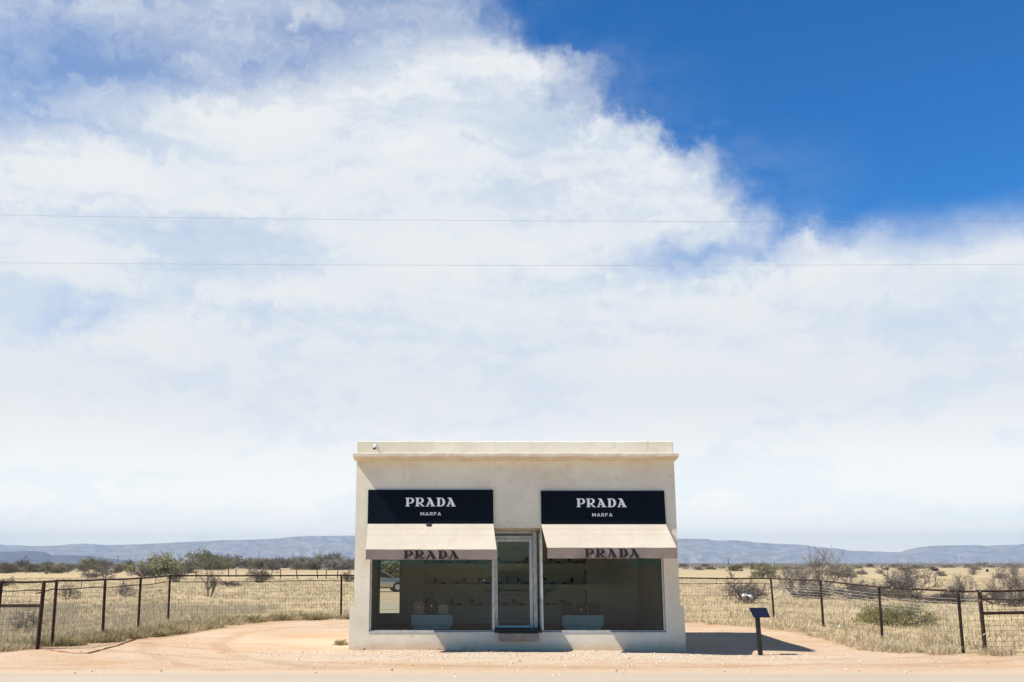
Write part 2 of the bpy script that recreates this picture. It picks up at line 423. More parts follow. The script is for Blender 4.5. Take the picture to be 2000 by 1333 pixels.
def make_ground():
    xs = spaced(-9500, 9500, -15, 17, 0.17); ys = spaced(-500, 10500, -6.5, 16, 0.17)
    nx, ny = len(xs), len(ys)
    V = np.empty((ny, nx, 3)); dm = np.zeros((ny, nx))
    for j, y in enumerate(ys):
        for i, x in enumerate(xs):
            V[j, i] = (x, y, gh(x, y))
            if abs(x) < 45 and -50 < y < 22:
                m = dirt_mask(x, y) + 0.40 * gnoise(x, y, 1.6, 5.0) + 0.35 * gnoise(x, y, 0.45, 8.0)
                dm[j, i] = smooth01((m + 0.35) / 0.7)
            else: dm[j, i] = 1.0 if y < -3 and y > -60 else 0.0
    idx = np.arange(nx * ny).reshape(ny, nx)
    fs = np.stack([idx[:-1, :-1], idx[:-1, 1:], idx[1:, 1:], idx[1:, :-1]], -1).reshape(-1, 4)
    me = bpy.data.meshes.new('ground'); me.from_pydata(V.reshape(-1, 3).tolist(), [], fs.tolist())
    a = me.attributes.new('bare', 'FLOAT', 'POINT'); a.data.foreach_set('value', dm.ravel())
    me.polygons.foreach_set('use_smooth', [True] * len(me.polygons)); me.update()
    m, T = mat('desert_ground')
    at_ = T.node('ShaderNodeAttribute'); at_.attribute_name = 'bare'; bare = at_.outputs['Fac']
    x, y, z = T.sep(T.obj)
    # bare dirt
    n1 = T.noise(T.obj, 0.35, 6, 0.6, 0.6); n2 = T.noise(T.obj, 3.0, 8, 0.7); n3 = T.noise(T.obj, 22.0, 5, 0.7)
    dirt = T.mix(T.smooth(n1, 0.35, 0.66), (0.63, 0.44, 0.28), (0.67, 0.50, 0.35))
    mp = T.node('ShaderNodeMapping'); mp.inputs['Scale'].default_value = (0.22, 0.8, 1); mp.inputs['Rotation'].default_value = (0, 0, R(12)); T.put(mp.inputs['Vector'], T.obj)
    tracks = T.noise(mp.outputs[0], 1.0, 5, 0.6, 0.8)
    dirt = T.mix(T.smooth(tracks, 0.48, 0.66, 0.0, 0.45), dirt, (0.52, 0.31, 0.165))
    dirt = T.mix(T.smooth(n2, 0.55, 0.75, 0.0, 0.4), dirt, (0.52, 0.36, 0.24))
    dirt = T.mix(T.smooth(n3, 0.60, 0.75, 0.0, 0.5), dirt, (0.70, 0.60, 0.47))
    n5 = T.noise(T.obj, 9.0, 8, 0.75); n6 = T.noise(T.obj, 0.8, 8, 0.65, 0.8)
    dirt = T.mix(T.smooth(n5, 0.54, 0.70, 0.0, 0.5), dirt, (0.45, 0.29, 0.17))
    dirt = T.mix(T.smooth(n6, 0.52, 0.66, 0.0, 0.45), dirt, (0.68, 0.57, 0.43))
    for (cx_, cy_, rr_) in ((5.0, 4.0, 11.2), (5.0, 4.0, 12.9), (3.0, 14.0, 16.4), (3.0, 14.0, 18.0)):
        dd = T.m('SQRT', T.m('ADD', T.m('POWER', T.m('SUBTRACT', x, cx_), 2.0), T.m('POWER', T.m('SUBTRACT', y, cy_), 2.0)))
        rd_ = T.m('ABSOLUTE', T.m('SUBTRACT', T.m('ADD', dd, T.m('MULTIPLY', n1, 0.8)), rr_ + 0.4))
        dirt = T.mix(T.m('MULTIPLY', T.smooth(rd_, 0.08, 0.32, 0.55, 0.0), T.smooth(n6, 0.34, 0.56)), dirt, (0.50, 0.315, 0.18))
    # pale gravel wash in front of the wall
    gy = T.m('ABSOLUTE', T.m('ADD', y, 1.7)); gx = T.m('ABSOLUTE', T.m('SUBTRACT', x, 1.5))
    gm = T.m('MULTIPLY', T.smooth(T.m('ADD', gy, T.m('MULTIPLY', n2, 1.0)), 1.3, 2.3, 1.0, 0.0), T.smooth(gx, 3.5, 8.5, 1.0, 0.0))
    grav = T.mix(T.smooth(n3, 0.35, 0.65), (0.60, 0.50, 0.38), (0.80, 0.73, 0.61))
    dirt = T.mix(T.m('MULTIPLY', gm, 0.4), dirt, grav)
    # reddish edge of the bare ground
    eb = T.m('MULTIPLY', bare, T.m('SUBTRACT', 1.0, bare)); 
    # dry field
    f1 = T.noise(T.obj, 0.08, 6, 0.6, 0.5); f2 = T.noise(T.obj, 0.9, 8, 0.7)
    mp2 = T.node('ShaderNodeMapping'); mp2.inputs['Scale'].default_value = (0.012, 0.05, 1); T.put(mp2.inputs['Vector'], T.obj)
    f3 = T.noise(mp2.outputs[0], 1.0, 6, 0.6)
    fld = T.mix(T.smooth(f2, 0.35, 0.65), (0.50, 0.375, 0.20), (0.61, 0.485, 0.29))
    fld = T.mix(T.smooth(f1, 0.45, 0.70, 0.0, 0.55), fld, (0.40, 0.31, 0.19))
    far = T.m('MULTIPLY', T.smooth(y, 90.0, 330.0), T.smooth(f3, 0.36, 0.60))
    fld = T.mix(T.m('MULTIPLY', far, 0.7), fld, (0.32, 0.255, 0.18))
    fld = T.mix(T.smooth(y, 280.0, 800.0, 0.0, 0.92), fld, (0.19, 0.16, 0.125))
    c = T.mix(bare, fld, dirt)
    c = T.mix(T.m('MULTIPLY', eb, 2.0), c, (0.50, 0.30, 0.16))
    T.put(T.b.inputs['Base Color'], c); T.b.inputs['Roughness'].default_value = 0.95; T.b.inputs['Specular IOR Level'].default_value = 0.1
    h = T.m('ADD', T.m('MULTIPLY', n2, 1.0), T.m('ADD', T.m('MULTIPLY', n5, 0.6), T.m('MULTIPLY', n3, 0.35)))
    bump(T, h, 0.05, 1.0)
    me.materials.append(m)
    o = bpy.data.objects.new('ground', me); col.objects.link(o); tag(o, kind='structure')
    return o
make_ground()

# road along the lot
def make_road():
    m, T = mat('chip_seal')
    n2 = T.noise(T.obj, 1.4, 8, 0.7); n3 = T.noise(T.obj, 60.0, 4, 0.7)
    x, y, z = T.sep(T.obj)
    mp = T.node('ShaderNodeMapping'); mp.inputs['Scale'].default_value = (0.10, 1.6, 1); T.put(mp.inputs['Vector'], T.obj)
    n4 = T.noise(mp.outputs[0], 1.0, 6, 0.6)
    c = T.mix(T.smooth(n4, 0.35, 0.65), (0.52, 0.42, 0.31), (0.60, 0.495, 0.375))
    c = T.mix(T.smooth(n3, 0.35, 0.7), c, (0.44, 0.38, 0.31), ) if False else T.mix(T.smooth(n3, 0.45, 0.75, 0.0, 0.35), c, (0.42, 0.35, 0.27))
    inner = T.smooth(y, -6.2, -5.3, 1.0, 0.0)
    c = T.mix(T.m('MULTIPLY', inner, 0.22), c, (0.44, 0.375, 0.30))
    # dirt washed over the ragged edge
    c = T.mix(T.smooth(T.m('ADD', y, T.m('MULTIPLY', T.noise(T.obj, 0.9, 8, 0.65), 1.6)), -4.9, -4.3), c, (0.61, 0.455, 0.305))
    T.put(T.b.inputs['Base Color'], c); T.b.inputs['Roughness'].default_value = 0.9
    bump(T, n3, 0.008)
    xs = np.arange(-120, 120.1, 0.4); vs = []; fs = []
    n = len(xs)
    for x_ in xs: vs.append((x_, -4.65 + 0.30 * gnoise(x_, 0, 3.0, 2.0) + 0.16 * gnoise(x_, 0, 0.7, 4.0), 0.004))
    for x_ in xs: vs.append((x_, -5.8, 0.03))
    for x_ in xs: vs.append((x_, -19.5, 0.03))
    for x_ in xs: vs.append((x_, -20.0, -0.02))
    for r in range(3):
        for i in range(n - 1): a = r * n + i; fs.append((a + n, a + n + 1, a + 1, a))
    mb = MB(); mb.add(vs, fs); o = mb.build('road', m); tag(o, kind='structure')
    m2 = simple('road_paint', (0.70, 0.56, 0.12), (0.62, 0.48, 0.10), 3, 0.7)
    mb = MB(); mb.box(-120, 120, -12.35, -12.25, 0.031, 0.036); mb.box(-120, 120, -12.10, -12.0, 0.031, 0.036)
    mb.build('road_marking', m2); bpy.data.objects['road_marking']['kind'] = 'structure'
make_road()

# erosion ledge curving from the left brace post into the weeds
def ledge():
    pts = [gd(82, 1270), gd(110, 1274), gd(140, 1276.5), gd(172, 1277.5), (gd(200, 1271)), gd(228, 1264), gd(252, 1256), gd(275, 1247), gd(291, 1238)]
    P_ = []
    for a, b in zip(pts[:-1], pts[1:]):
        for k in range(5): P_.append(a.lerp(b, k / 5))
    vs = []; fs = []
    for i, p in enumerate(P_):
        w = 0.025 + 0.04 * abs(gnoise(p.x, p.y, 0.4, 1.0)); h = gh(p.x, p.y)
        e = 0.028 + 0.02 * gnoise(p.x, p.y, 0.3, 6.0)
        j = 0.07 * gnoise(p.x, p.y, 0.5, 3.0)
        vs += [(p.x, p.y + j - w - 0.02, h - 0.02), (p.x, p.y + j - w * 0.3, h + e), (p.x, p.y + j + w * 0.4, h + e * 0.8), (p.x, p.y + j + w + 0.05, h - 0.02)]
    for i in range(len(P_) - 1):
        for k in range(3): a = i * 4 + k; fs.append((a, a + 4, a + 5, a + 1))
    mb = MB(); mb.add(vs, fs)
    o = mb.build('dirt_ledge', simple('red_dirt_ledge', (0.26, 0.13, 0.07), (0.40, 0.23, 0.13), 5, 0.95)); tag(o, kind='structure')
ledge()

# ------------------------------------------------------------------ store building
ZX = lambda px, py, Y=0.0: at(px, py, Y)
X = lambda px, Y=0.0, py=1100: at(px, py, Y).x
Z = lambda py, Y=0.0: at(900, py, Y).z
XL, XR = X(691, py=1180), X(1328, py=1180)          # outer walls
BD = 5.1                                             # depth of the building
z_cb, z_ct, z_top = Z(901), Z(886.5, -0.2), Z(862)
z_lint, z_sill = Z(1031.5), Z(1236.5)
OL, OR = X(721, py=1200), X(1300, py=1200)           # glazed opening
XD0, XD1 = X(965, py=1130), X(1057, py=1130)         # door recess
store = thing('store_building', 'small cream stucco shop with flat roof, big windows and two awnings', 'building', ((XL + XR) / 2, BD / 2, 0))
w = MB()
cellwall(w, [XL, OL, OR, XR], [-0.4, z_sill, z_lint, z_cb + 0.06], {(1, 1)}, 0.0, 0.24)
w.box(XL, XL + 0.24, 0.24, BD - 0.24, -0.4, z_cb + 0.06); w.box(XR - 0.24, XR, 0.24, BD - 0.24, -0.4, z_cb + 0.06)
w.box(XL, XR, BD - 0.24, BD, -0.4, z_cb + 0.06)
wall = w.build('wall', M['stucco'], store)
# plinth thickening on both sides
pl = MB(); PZ = Z(1187); PZ2 = Z(1179)
for s, xo in ((-1, XL), (1, XR)):
    pl = MB(); e = 0.098
    xa, xb = (xo - e, xo) if s < 0 else (xo, xo + e)
    y0, y1 = 0.004, BD - 0.004
    pl.box(xa, xb, y0, y1, -0.4, PZ)
    if s < 0: pl.hexa([(xa, y0, PZ), (xb, y0, PZ), (xb, y1, PZ), (xa, y1, PZ), (xb - 0.012, y0, PZ2), (xb, y0, PZ2), (xb, y1, PZ2), (xb - 0.012, y1, PZ2)])
    else: pl.hexa([(xa, y0, PZ), (xb, y0, PZ), (xb, y1, PZ), (xa, y1, PZ), (xa, y0, PZ + 0.03), (xa + 0.05, y0, PZ + 0.03), (xa + 0.05, y1, PZ + 0.03), (xa, y1, PZ + 0.03)])
    pl.build('plinth', M['stucco'], store)
# cornice: swept profile (projecting) on front, plain returns
cp = 0.42
co = MB()
def cornice_box(x0, x1, y0, y1):
    co.hexa([(x0 + 0.035, y0 + 0.12, z_cb), (x1 - 0.035, y0 + 0.12, z_cb), (x1 - 0.035, y1, z_cb), (x0 + 0.035, y1, z_cb), (x0, y0, z_cb + 0.065), (x1, y0, z_cb + 0.065), (x1, y1, z_cb + 0.065), (x0, y1, z_cb + 0.065)])
    co.hexa([(x0, y0, z_cb + 0.065), (x1, y0, z_cb + 0.065), (x1, y1, z_cb + 0.065), (x0, y1, z_cb + 0.065), (x0 + 0.01, y0 + 0.01, z_ct), (x1 - 0.01, y0 + 0.01, z_ct), (x1 - 0.01, y1, z_ct), (x0 + 0.01, y1, z_ct)])
CXL, CXR = X(689.5, -cp, 890), X(1326, -cp, 890)
# subdivided along x with a slightly uneven hand-trowelled edge
nseg = 60
prof = [(0.0, z_cb), (-0.10, z_cb + 0.018), (-cp + 0.03, z_cb + 0.058), (-cp, z_cb + 0.072), (-cp - 0.002, z_ct - 0.018), (-cp + 0.015, z_ct), (0.05, z_ct + 0.012)]
vs = []
for i in range(nseg + 1):
    x_ = CXL + (CXR - CXL) * i / nseg
    j = 0.006 * gnoise(x_, 0, 0.4, 7.0) + 0.005 * gnoise(x_, 0, 1.4, 2.0)
    for y_, z_ in prof: vs.append((x_, y_ + j, z_ + j * 1.1))
fs = []; npf = len(prof)
for i in range(nseg):
    for k in range(npf - 1): a = i * npf + k; fs.append((a, a + 1, a + npf + 1, a + npf))
fs.append(tuple(range(npf))[::-1]); fs.append(tuple(nseg * npf + k for k in range(npf)))
co.add(vs, fs)
co.box(CXL + 0.02, XL - 0.001, 0.0, BD + 0.06, z_cb + 0.03, z_ct - 0.01); co.box(XR + 0.001, CXR - 0.02, 0.0, BD + 0.06, z_cb + 0.03, z_ct - 0.01)
co.build('cornice', M['cornice'], store)
# parapet, a low wall round the roof with an uneven top
pa = MB(); PXL, PXR = X(698, 0.02, 870), X(1313.5, 0.02, 870)
def parapet_run(a, b, t, axis):
    n = 40; vs = []; fs = []
    for i in range(n + 1):
        u = a + (b - a) * i / n
        j = 0.010 * gnoise(u, axis * 9, 0.5, 4.0) + 0.008 * gnoise(u, axis, 1.6, 1.0)
        c0, c1 = t
        sec = [(c0, z_ct - 0.04), (c1, z_ct - 0.04), (c1, z_top - 0.015 + j), (c1 - 0.02, z_top + j), (c0 + 0.02, z_top + j), (c0, z_top - 0.015 + j)]
        for q, z_ in sec: vs.append((u, q, z_) if axis == 0 else (q, u, z_))
    for i in range(n):
        for k in range(6):
            q = (i * 6 + k, i * 6 + (k + 1) % 6, (i + 1) * 6 + (k + 1) % 6, (i + 1) * 6 + k)
            fs.append(q[::-1] if axis == 0 else q)
    fs.append(tuple(range(6))); fs.append(tuple(n * 6 + k for k in range(6))[::-1])
    pa.add(vs, fs)
parapet_run(PXL, PXR, (0.02, 0.24), 0)
parapet_run(PXL, PXR, (BD - 0.24, BD - 0.02), 0)
parapet_run(0.241, BD - 0.241, (PXL, PXL + 0.2), 1)
parapet_run(0.241, BD - 0.241, (PXR - 0.2, PXR), 1)
pa.box(PXR + 0.0005, PXR + 0.012, 0.03, 0.35, z_ct, z_top - 0.03)
pa.build('parapet', M['stucco'], store)
rf = MB(); rf.box(XL + 0.24, XR - 0.24, 0.24, BD - 0.24, z_cb - 0.15, z_cb + 0.02); rf.build('roof', M['roof'], store)

# interior shell
z_fl = Z(1236, 0.3) - 0.0
YB = 4.15                                                  # face of the shelf wall
inn = MB()
IXL, IXR = XL + 0.241, XR - 0.241
NXL, NXR = X(828, YB, 1140), X(1146, YB, 1140)
zs1, zs2, zs3, zs4, zs5, zs6 = Z(1183, YB), Z(1152, YB), Z(1141.5, YB), Z(1112, YB), Z(1101, YB), Z(1069, YB)
zc = z_lint + 0.25
cellwall(inn, [IXL, NXL, NXR, IXR], [z_fl - 0.05, zs1, zs6, zc], {(1, 1)}, YB, YB + 0.10)
inn.box(IXL, NXL - 0.0, YB + 0.1, YB + 0.5, z_fl - 0.05, zc); inn.box(NXR, IXR, YB + 0.1, YB + 0.5, z_fl - 0.05, zc)
inn.box(NXL, NXR, YB + 0.42, YB + 0.5, z_fl - 0.05, zc)
inn.box(NXL, NXR, YB + 0.1, YB + 0.42, z_fl - 0.05, zs1 - 0.0005); inn.box(NXL, NXR, YB + 0.1, YB + 0.42, zs6 + 0.0005, zc)
inn.box(IXL, IXL + 0.03, 0.241, YB, z_fl, zc); inn.box(IXR - 0.03, IXR, 0.241, YB, z_fl, zc)
inn.build('inner_wall', M['interior'], store)
for a, b in ((zs2, zs3), (zs4, zs5)):
    s_ = MB(); s_.box(NXL + 0.001, NXR - 0.001, YB - 0.004, YB + 0.419, a, b); s_.build('display_shelf', M['interior'], store)
ce = MB(); ce.box(IXL, IXR, 0.241, BD - 0.25, zc, zc + 0.08); ce.build('ceiling_panel', M['interior'], store)
fl = MB(); fl.box(IXL, IXR, 0.241, BD - 0.25, z_fl - 0.12, z_fl); fl.build('inner_floor', M['carpet'], store)

# shop windows : frame + pane
GY = 0.10                                                  # glass plane
def window(x0, x1, name_lab):
    f = MB(); t = 0.045; z0, z1 = z_sill, z_lint
    f.box(x0, x1, 0.045, 0.165, z0 + 0.0, z0 + 0.055); f.box(x0, x1, 0.045, 0.165, z1 - t, z1 - 0.001)
    f.box(x0, x0 + t, 0.05, 0.16, z0 + 0.055, z1 - t); f.box(x1 - t, x1, 0.05, 0.16, z0 + 0.055, z1 - t)
    fo = f.build('window', M['alu'], store, bevel=0.004)
    si = MB(); si.hexa([(x0, -0.008, z0 - 0.010), (x1, -0.008, z0 - 0.010), (x1, 0.044, z0 - 0.010), (x0, 0.044, z0 - 0.010), (x0, -0.006, z0 + 0.022), (x1, -0.006, z0 + 0.022), (x1, 0.044, z0 + 0.045), (x0, 0.044, z0 + 0.045)])
    si.build('sill', M['alu'], fo)
    g = MB(); g.add([(x0 + t, GY, z0 + 0.055), (x1 - t, GY, z0 + 0.055), (x1 - t, GY, z1 - t), (x0 + t, GY, z1 - t)], [(0, 1, 2, 3)])
    g.build('pane', M['glass'], fo)
    k = MB(); k.box(x0 + t, x0 + t + 0.012, 0.085, 0.098, z0 + 0.055, z1 - t); k.box(x1 - t - 0.012, x1 - t, 0.085, 0.098, z0 + 0.055, z1 - t); k.box(x0 + t, x1 - t, 0.085, 0.098, z0 + 0.055, z0 + 0.066)
    k.build('gasket', M['alu_dark'], fo)
    return fo
window(OL + 0.001, XD0 + 0.002, '')
window(XD1 - 0.002, OR - 0.001, '')
# recessed entrance: return panes, door frame, door
DY = 0.62
en = MB()
z_th = Z(1228, DY)
DXL, DXR = X(966, DY, 1130), X(1055, DY, 1130)
DS0, DS1 = X(967, DY, 1130), X(1035, DY, 1130)            # door leaf stiles inner sight lines
fr = MB()
jl0, jl1 = X(959, DY, 1130), X(964.5, DY, 1130); jr0, jr1 = X(1041.5, DY, 1130), X(1049, DY, 1130)
fr.box(jl0, jl1, DY - 0.03, DY + 0.09, z_fl - 0.1, z_lint - 0.05); fr.box(jr0, jr1, DY - 0.03, DY + 0.09, z_fl - 0.1, z_lint - 0.05)
fr.box(jl1, jr0, DY - 0.03, DY + 0.09, Z(1052, DY), Z(1047.5, DY)); fr.box(jl1, jr0, DY - 0.03, DY + 0.09, z_lint - 0.11, z_lint - 0.05)
fo = fr.build('door_frame', M['alu'], store, bevel=0.004)
g = MB(); g.add([(jl1, DY + 0.03, Z(1047.5, DY)), (jr0, DY + 0.03, Z(1047.5, DY)), (jr0, DY + 0.03, z_lint - 0.11), (jl1, DY + 0.03, z_lint - 0.11)], [(0, 1, 2, 3)]); g.build('transom_pane', M['glass'], fo)
d = MB(); dl0, dl1, dr0, dr1 = jl1 + 0.006, X(972, DY, 1130), X(1034, DY, 1130), jr0 - 0.008
db0, db1, dt0, dt1 = Z(1228.5, DY), Z(1222, DY), Z(1058.5, DY), Z(1052.6, DY)
d.box(dl0, dl1, DY, DY + 0.05, db0, dt1); d.box(dr0, dr1, DY, DY + 0.05, db0, dt1); d.box(dl1, dr0, DY, DY + 0.05, db0, db1); d.box(dl1, dr0, DY, DY + 0.05, dt0, dt1)
dd = d.build('door', M['alu'], store, bevel=0.004)
g = MB(); g.add([(dl1, DY + 0.025, db1), (dr0, DY + 0.025, db1), (dr0, DY + 0.025, dt0), (dl1, DY + 0.025, dt0)], [(0, 1, 2, 3)]); g.build('pane', M['glass'], dd)
h = MB(); hx = (dl0 + dl1) / 2; hz = Z(1150, DY); h.tube([(hx, DY - 0.001, hz), (hx, DY - 0.03, hz)], 0.022, 12); h.tube([(hx, DY - 0.03, hz), (hx, DY - 0.04, hz)], [0.016, 0.012], 12); h.build('lock', M['alu'], dd, smooth=False)
# side panes of the recess
for xx, inner in ((XD0 - 0.02, -1), (XD1 + 0.02, 1)):
    s_ = MB(); s_.box(xx - 0.02, xx + 0.02, 0.165, 0.20, z_fl, z_lint - 0.05); s_.box(xx - 0.02, xx + 0.02, DY - 0.07, DY - 0.032, z_fl, z_lint - 0.05)
    s_.box(xx - 0.02, xx + 0.02, 0.20, DY - 0.07, z_fl, z_fl + 0.05); s_.box(xx - 0.02, xx + 0.02, 0.20, DY - 0.07, z_lint - 0.1, z_lint - 0.05)
    so_ = s_.build('side_light', M['alu'], store)
    g = MB(); g.add([(xx, 0.20, z_fl + 0.05), (xx, DY - 0.07, z_fl + 0.05), (xx, DY - 0.07, z_lint - 0.1), (xx, 0.20, z_lint - 0.1)], [(0, 1, 2, 3)]); g.build('pane', M['glass'], so_)
sf = MB(); sf.box(XD0 - 0.6, XD1 + 0.6, 0.241, DY + 0.15, z_lint - 0.049, z_lint + 0.02); sf.build('recess_soffit', M['interior'], store)
th = MB(); th.box(XD0 + 0.002, XD1 - 0.004, -0.03, DY - 0.035, z_sill + 0.001, Z(1229.5)); th.build('threshold', M['alu_dark'], store)
# masonry step block below the door; riser shade and dirt are in its dark colour
stp = MB(); sx0, sx1 = X(974.5, py=1245), X(1051, py=1245)
stp.box(sx0, sx1, -0.16, -0.001, Z(1253, -0.16), Z(1238, -0.16)); stp.build('door_step', simple('shaded_dirty_concrete', (0.26, 0.21, 0.16), (0.36, 0.30, 0.23), 5, 0.9, 0.2, 0.0, 0.006, 30), store, bevel=0.008)

# ------------------------------------------------------------------ awnings
def letter_polys():
    """capital outlines in a 1-high box: list of (outer, holes), advance"""
    def arc(cx, cy, rx, ry, a0, a1, n=14): return [(cx + rx * math.cos(R(a0 + (a1 - a0) * i / n)), cy + ry * math.sin(R(a0 + (a1 - a0) * i / n))) for i in range(n + 1)]
    P = [(0.03, 1.0)] + [(0.62, 1.0)] + arc(0.62, 0.67, 0.40, 0.33, 88, -88) + [(0.50, 0.335), (0.40, 0.30), (0.40, 0.10), (0.50, 0.04), (0.50, 0.0), (0.0, 0.0), (0.0, 0.04), (0.10, 0.10), (0.12, 0.88), (0.0, 0.93), (0.0, 1.0)]
    Ph = [(0.40, 0.92), (0.40, 0.42), (0.55, 0.42)] + arc(0.55, 0.67, 0.19, 0.25, -85, 85)
    Rr = [(0.03, 1.0)] + [(0.62, 1.0)] + arc(0.62, 0.69, 0.38, 0.31, 88, -80) + [(0.66, 0.385), (1.02, 0.06), (1.10, 0.04), (1.10, 0.0), (0.80, 0.0), (0.45, 0.36), (0.40, 0.36), (0.40, 0.10), (0.50, 0.04), (0.50, 0.0), (0.0, 0.0), (0.0, 0.04), (0.10, 0.10), (0.12, 0.88), (0.0, 0.93), (0.0, 1.0)]
    Rh = [(0.40, 0.93), (0.40, 0.46), (0.55, 0.46)] + arc(0.55, 0.695, 0.18, 0.235, -85, 85)
    A = [(0.14, 1.0), (0.50, 1.0), (0.62, 0.90), (1.02, 0.08), (1.12, 0.05), (1.12, 0.0), (0.56, 0.0), (0.56, 0.05), (0.68, 0.08), (0.605, 0.25), (0.33, 0.25), (0.265, 0.10), (0.36, 0.05), (0.36, 0.0), (0.0, 0.0), (0.0, 0.05), (0.10, 0.09), (0.36, 0.72), (0.30, 0.88), (0.14, 0.95)]
    Ah = [(0.43, 0.66), (0.37, 0.32), (0.57, 0.32)]
    Ah = [(0.455, 0.63), (0.365, 0.33), (0.575, 0.33)]
    Dd = [(0.03, 1.0), (0.52, 1.0)] + arc(0.52, 0.5, 0.50, 0.5, 88, -88, 20) + [(0.50, 0.0), (0.0, 0.0), (0.0, 0.04), (0.10, 0.10), (0.12, 0.88), (0.0, 0.93), (0.0, 1.0)]
    Dh = [(0.40, 0.92), (0.40, 0.08), (0.46, 0.08)] + arc(0.46, 0.5, 0.26, 0.42, -85, 85, 16)
    return {'P': (P, [Ph], 1.02), 'R': (Rr, [Rh], 1.10), 'A': (A, [Ah], 1.12), 'D': (Dd, [Dh], 1.02)}
LP = letter_polys()
def sans_polys():
    Mm = [(0, 0), (0, 1), (0.24, 1), (0.55, 0.45), (0.86, 1), (1.10, 1), (1.10, 0), (0.92, 0), (0.92, 0.72), (0.60, 0.16), (0.50, 0.16), (0.18, 0.72), (0.18, 0)]
    A = [(0, 0), (0.42, 1), (0.62, 1), (1.04, 0), (0.84, 0), (0.75, 0.22), (0.29, 0.22), (0.20, 0)]
    Ah = [(0.35, 0.37), (0.52, 0.80), (0.69, 0.37)]
    Rr = [(0, 0), (0, 1), (0.55, 1), (0.74, 0.95), (0.84, 0.82), (0.85, 0.66), (0.78, 0.50), (0.62, 0.42), (0.88, 0), (0.67, 0), (0.44, 0.39), (0.18, 0.39), (0.18, 0)]
    Rh = [(0.18, 0.54), (0.18, 0.85), (0.52, 0.85), (0.63, 0.80), (0.66, 0.70), (0.63, 0.58), (0.52, 0.54)]
    Ff = [(0, 0), (0, 1), (0.76, 1), (0.76, 0.84), (0.18, 0.84), (0.18, 0.58), (0.68, 0.58), (0.68, 0.43), (0.18, 0.43), (0.18, 0)]
    return {'M': (Mm, [], 1.10), 'A': (A, [Ah], 1.04), 'R': (Rr, [Rh], 0.88), 'F': (Ff, [], 0.76)}
SP = sans_polys()
def lettering(word, polys, x0, z0, width, height, Y, m, parent, gap=0.12, up=None, depth=0.006):
    cu = bpy.data.curves.new('c', 'CURVE'); cu.dimensions = '2D'; cu.fill_mode = 'BOTH'; cu.extrude = depth
    tot = sum(polys[c][2] for c in word) + gap * (len(word) - 1)
    x = 0.0
    for c in word:
        o_, hs_, adv = polys[c]
        for poly in [o_] + hs_:
            sp = cu.splines.new('POLY'); sp.points.add(len(poly) - 1); sp.use_cyclic_u = True
            for i, (a, b) in enumerate(poly): sp.points[i].co = ((x + a) / tot * width, b * height, 0, 1)
        x += adv + gap
    tmp = bpy.data.objects.new('t', cu)
    me = bpy.data.meshes.new_from_object(tmp); bpy.data.objects.remove(tmp)
    upv = Vector(up).normalized() if up else Vector((0, 0, 1)); xv = Vector((1, 0, 0)); nv = xv.cross(upv)
    off = origin(parent)
    for v in me.vertices:
        p = Vector((x0, Y, z0)) + xv * v.co.x + upv * v.co.y + nv * v.co.z
        v.co = p - off
    me.name = 'lettering'; me.materials.clear(); me.materials.append(m)
    o = bpy.data.objects.new('lettering', me); col.objects.link(o); o.parent = parent
    return o
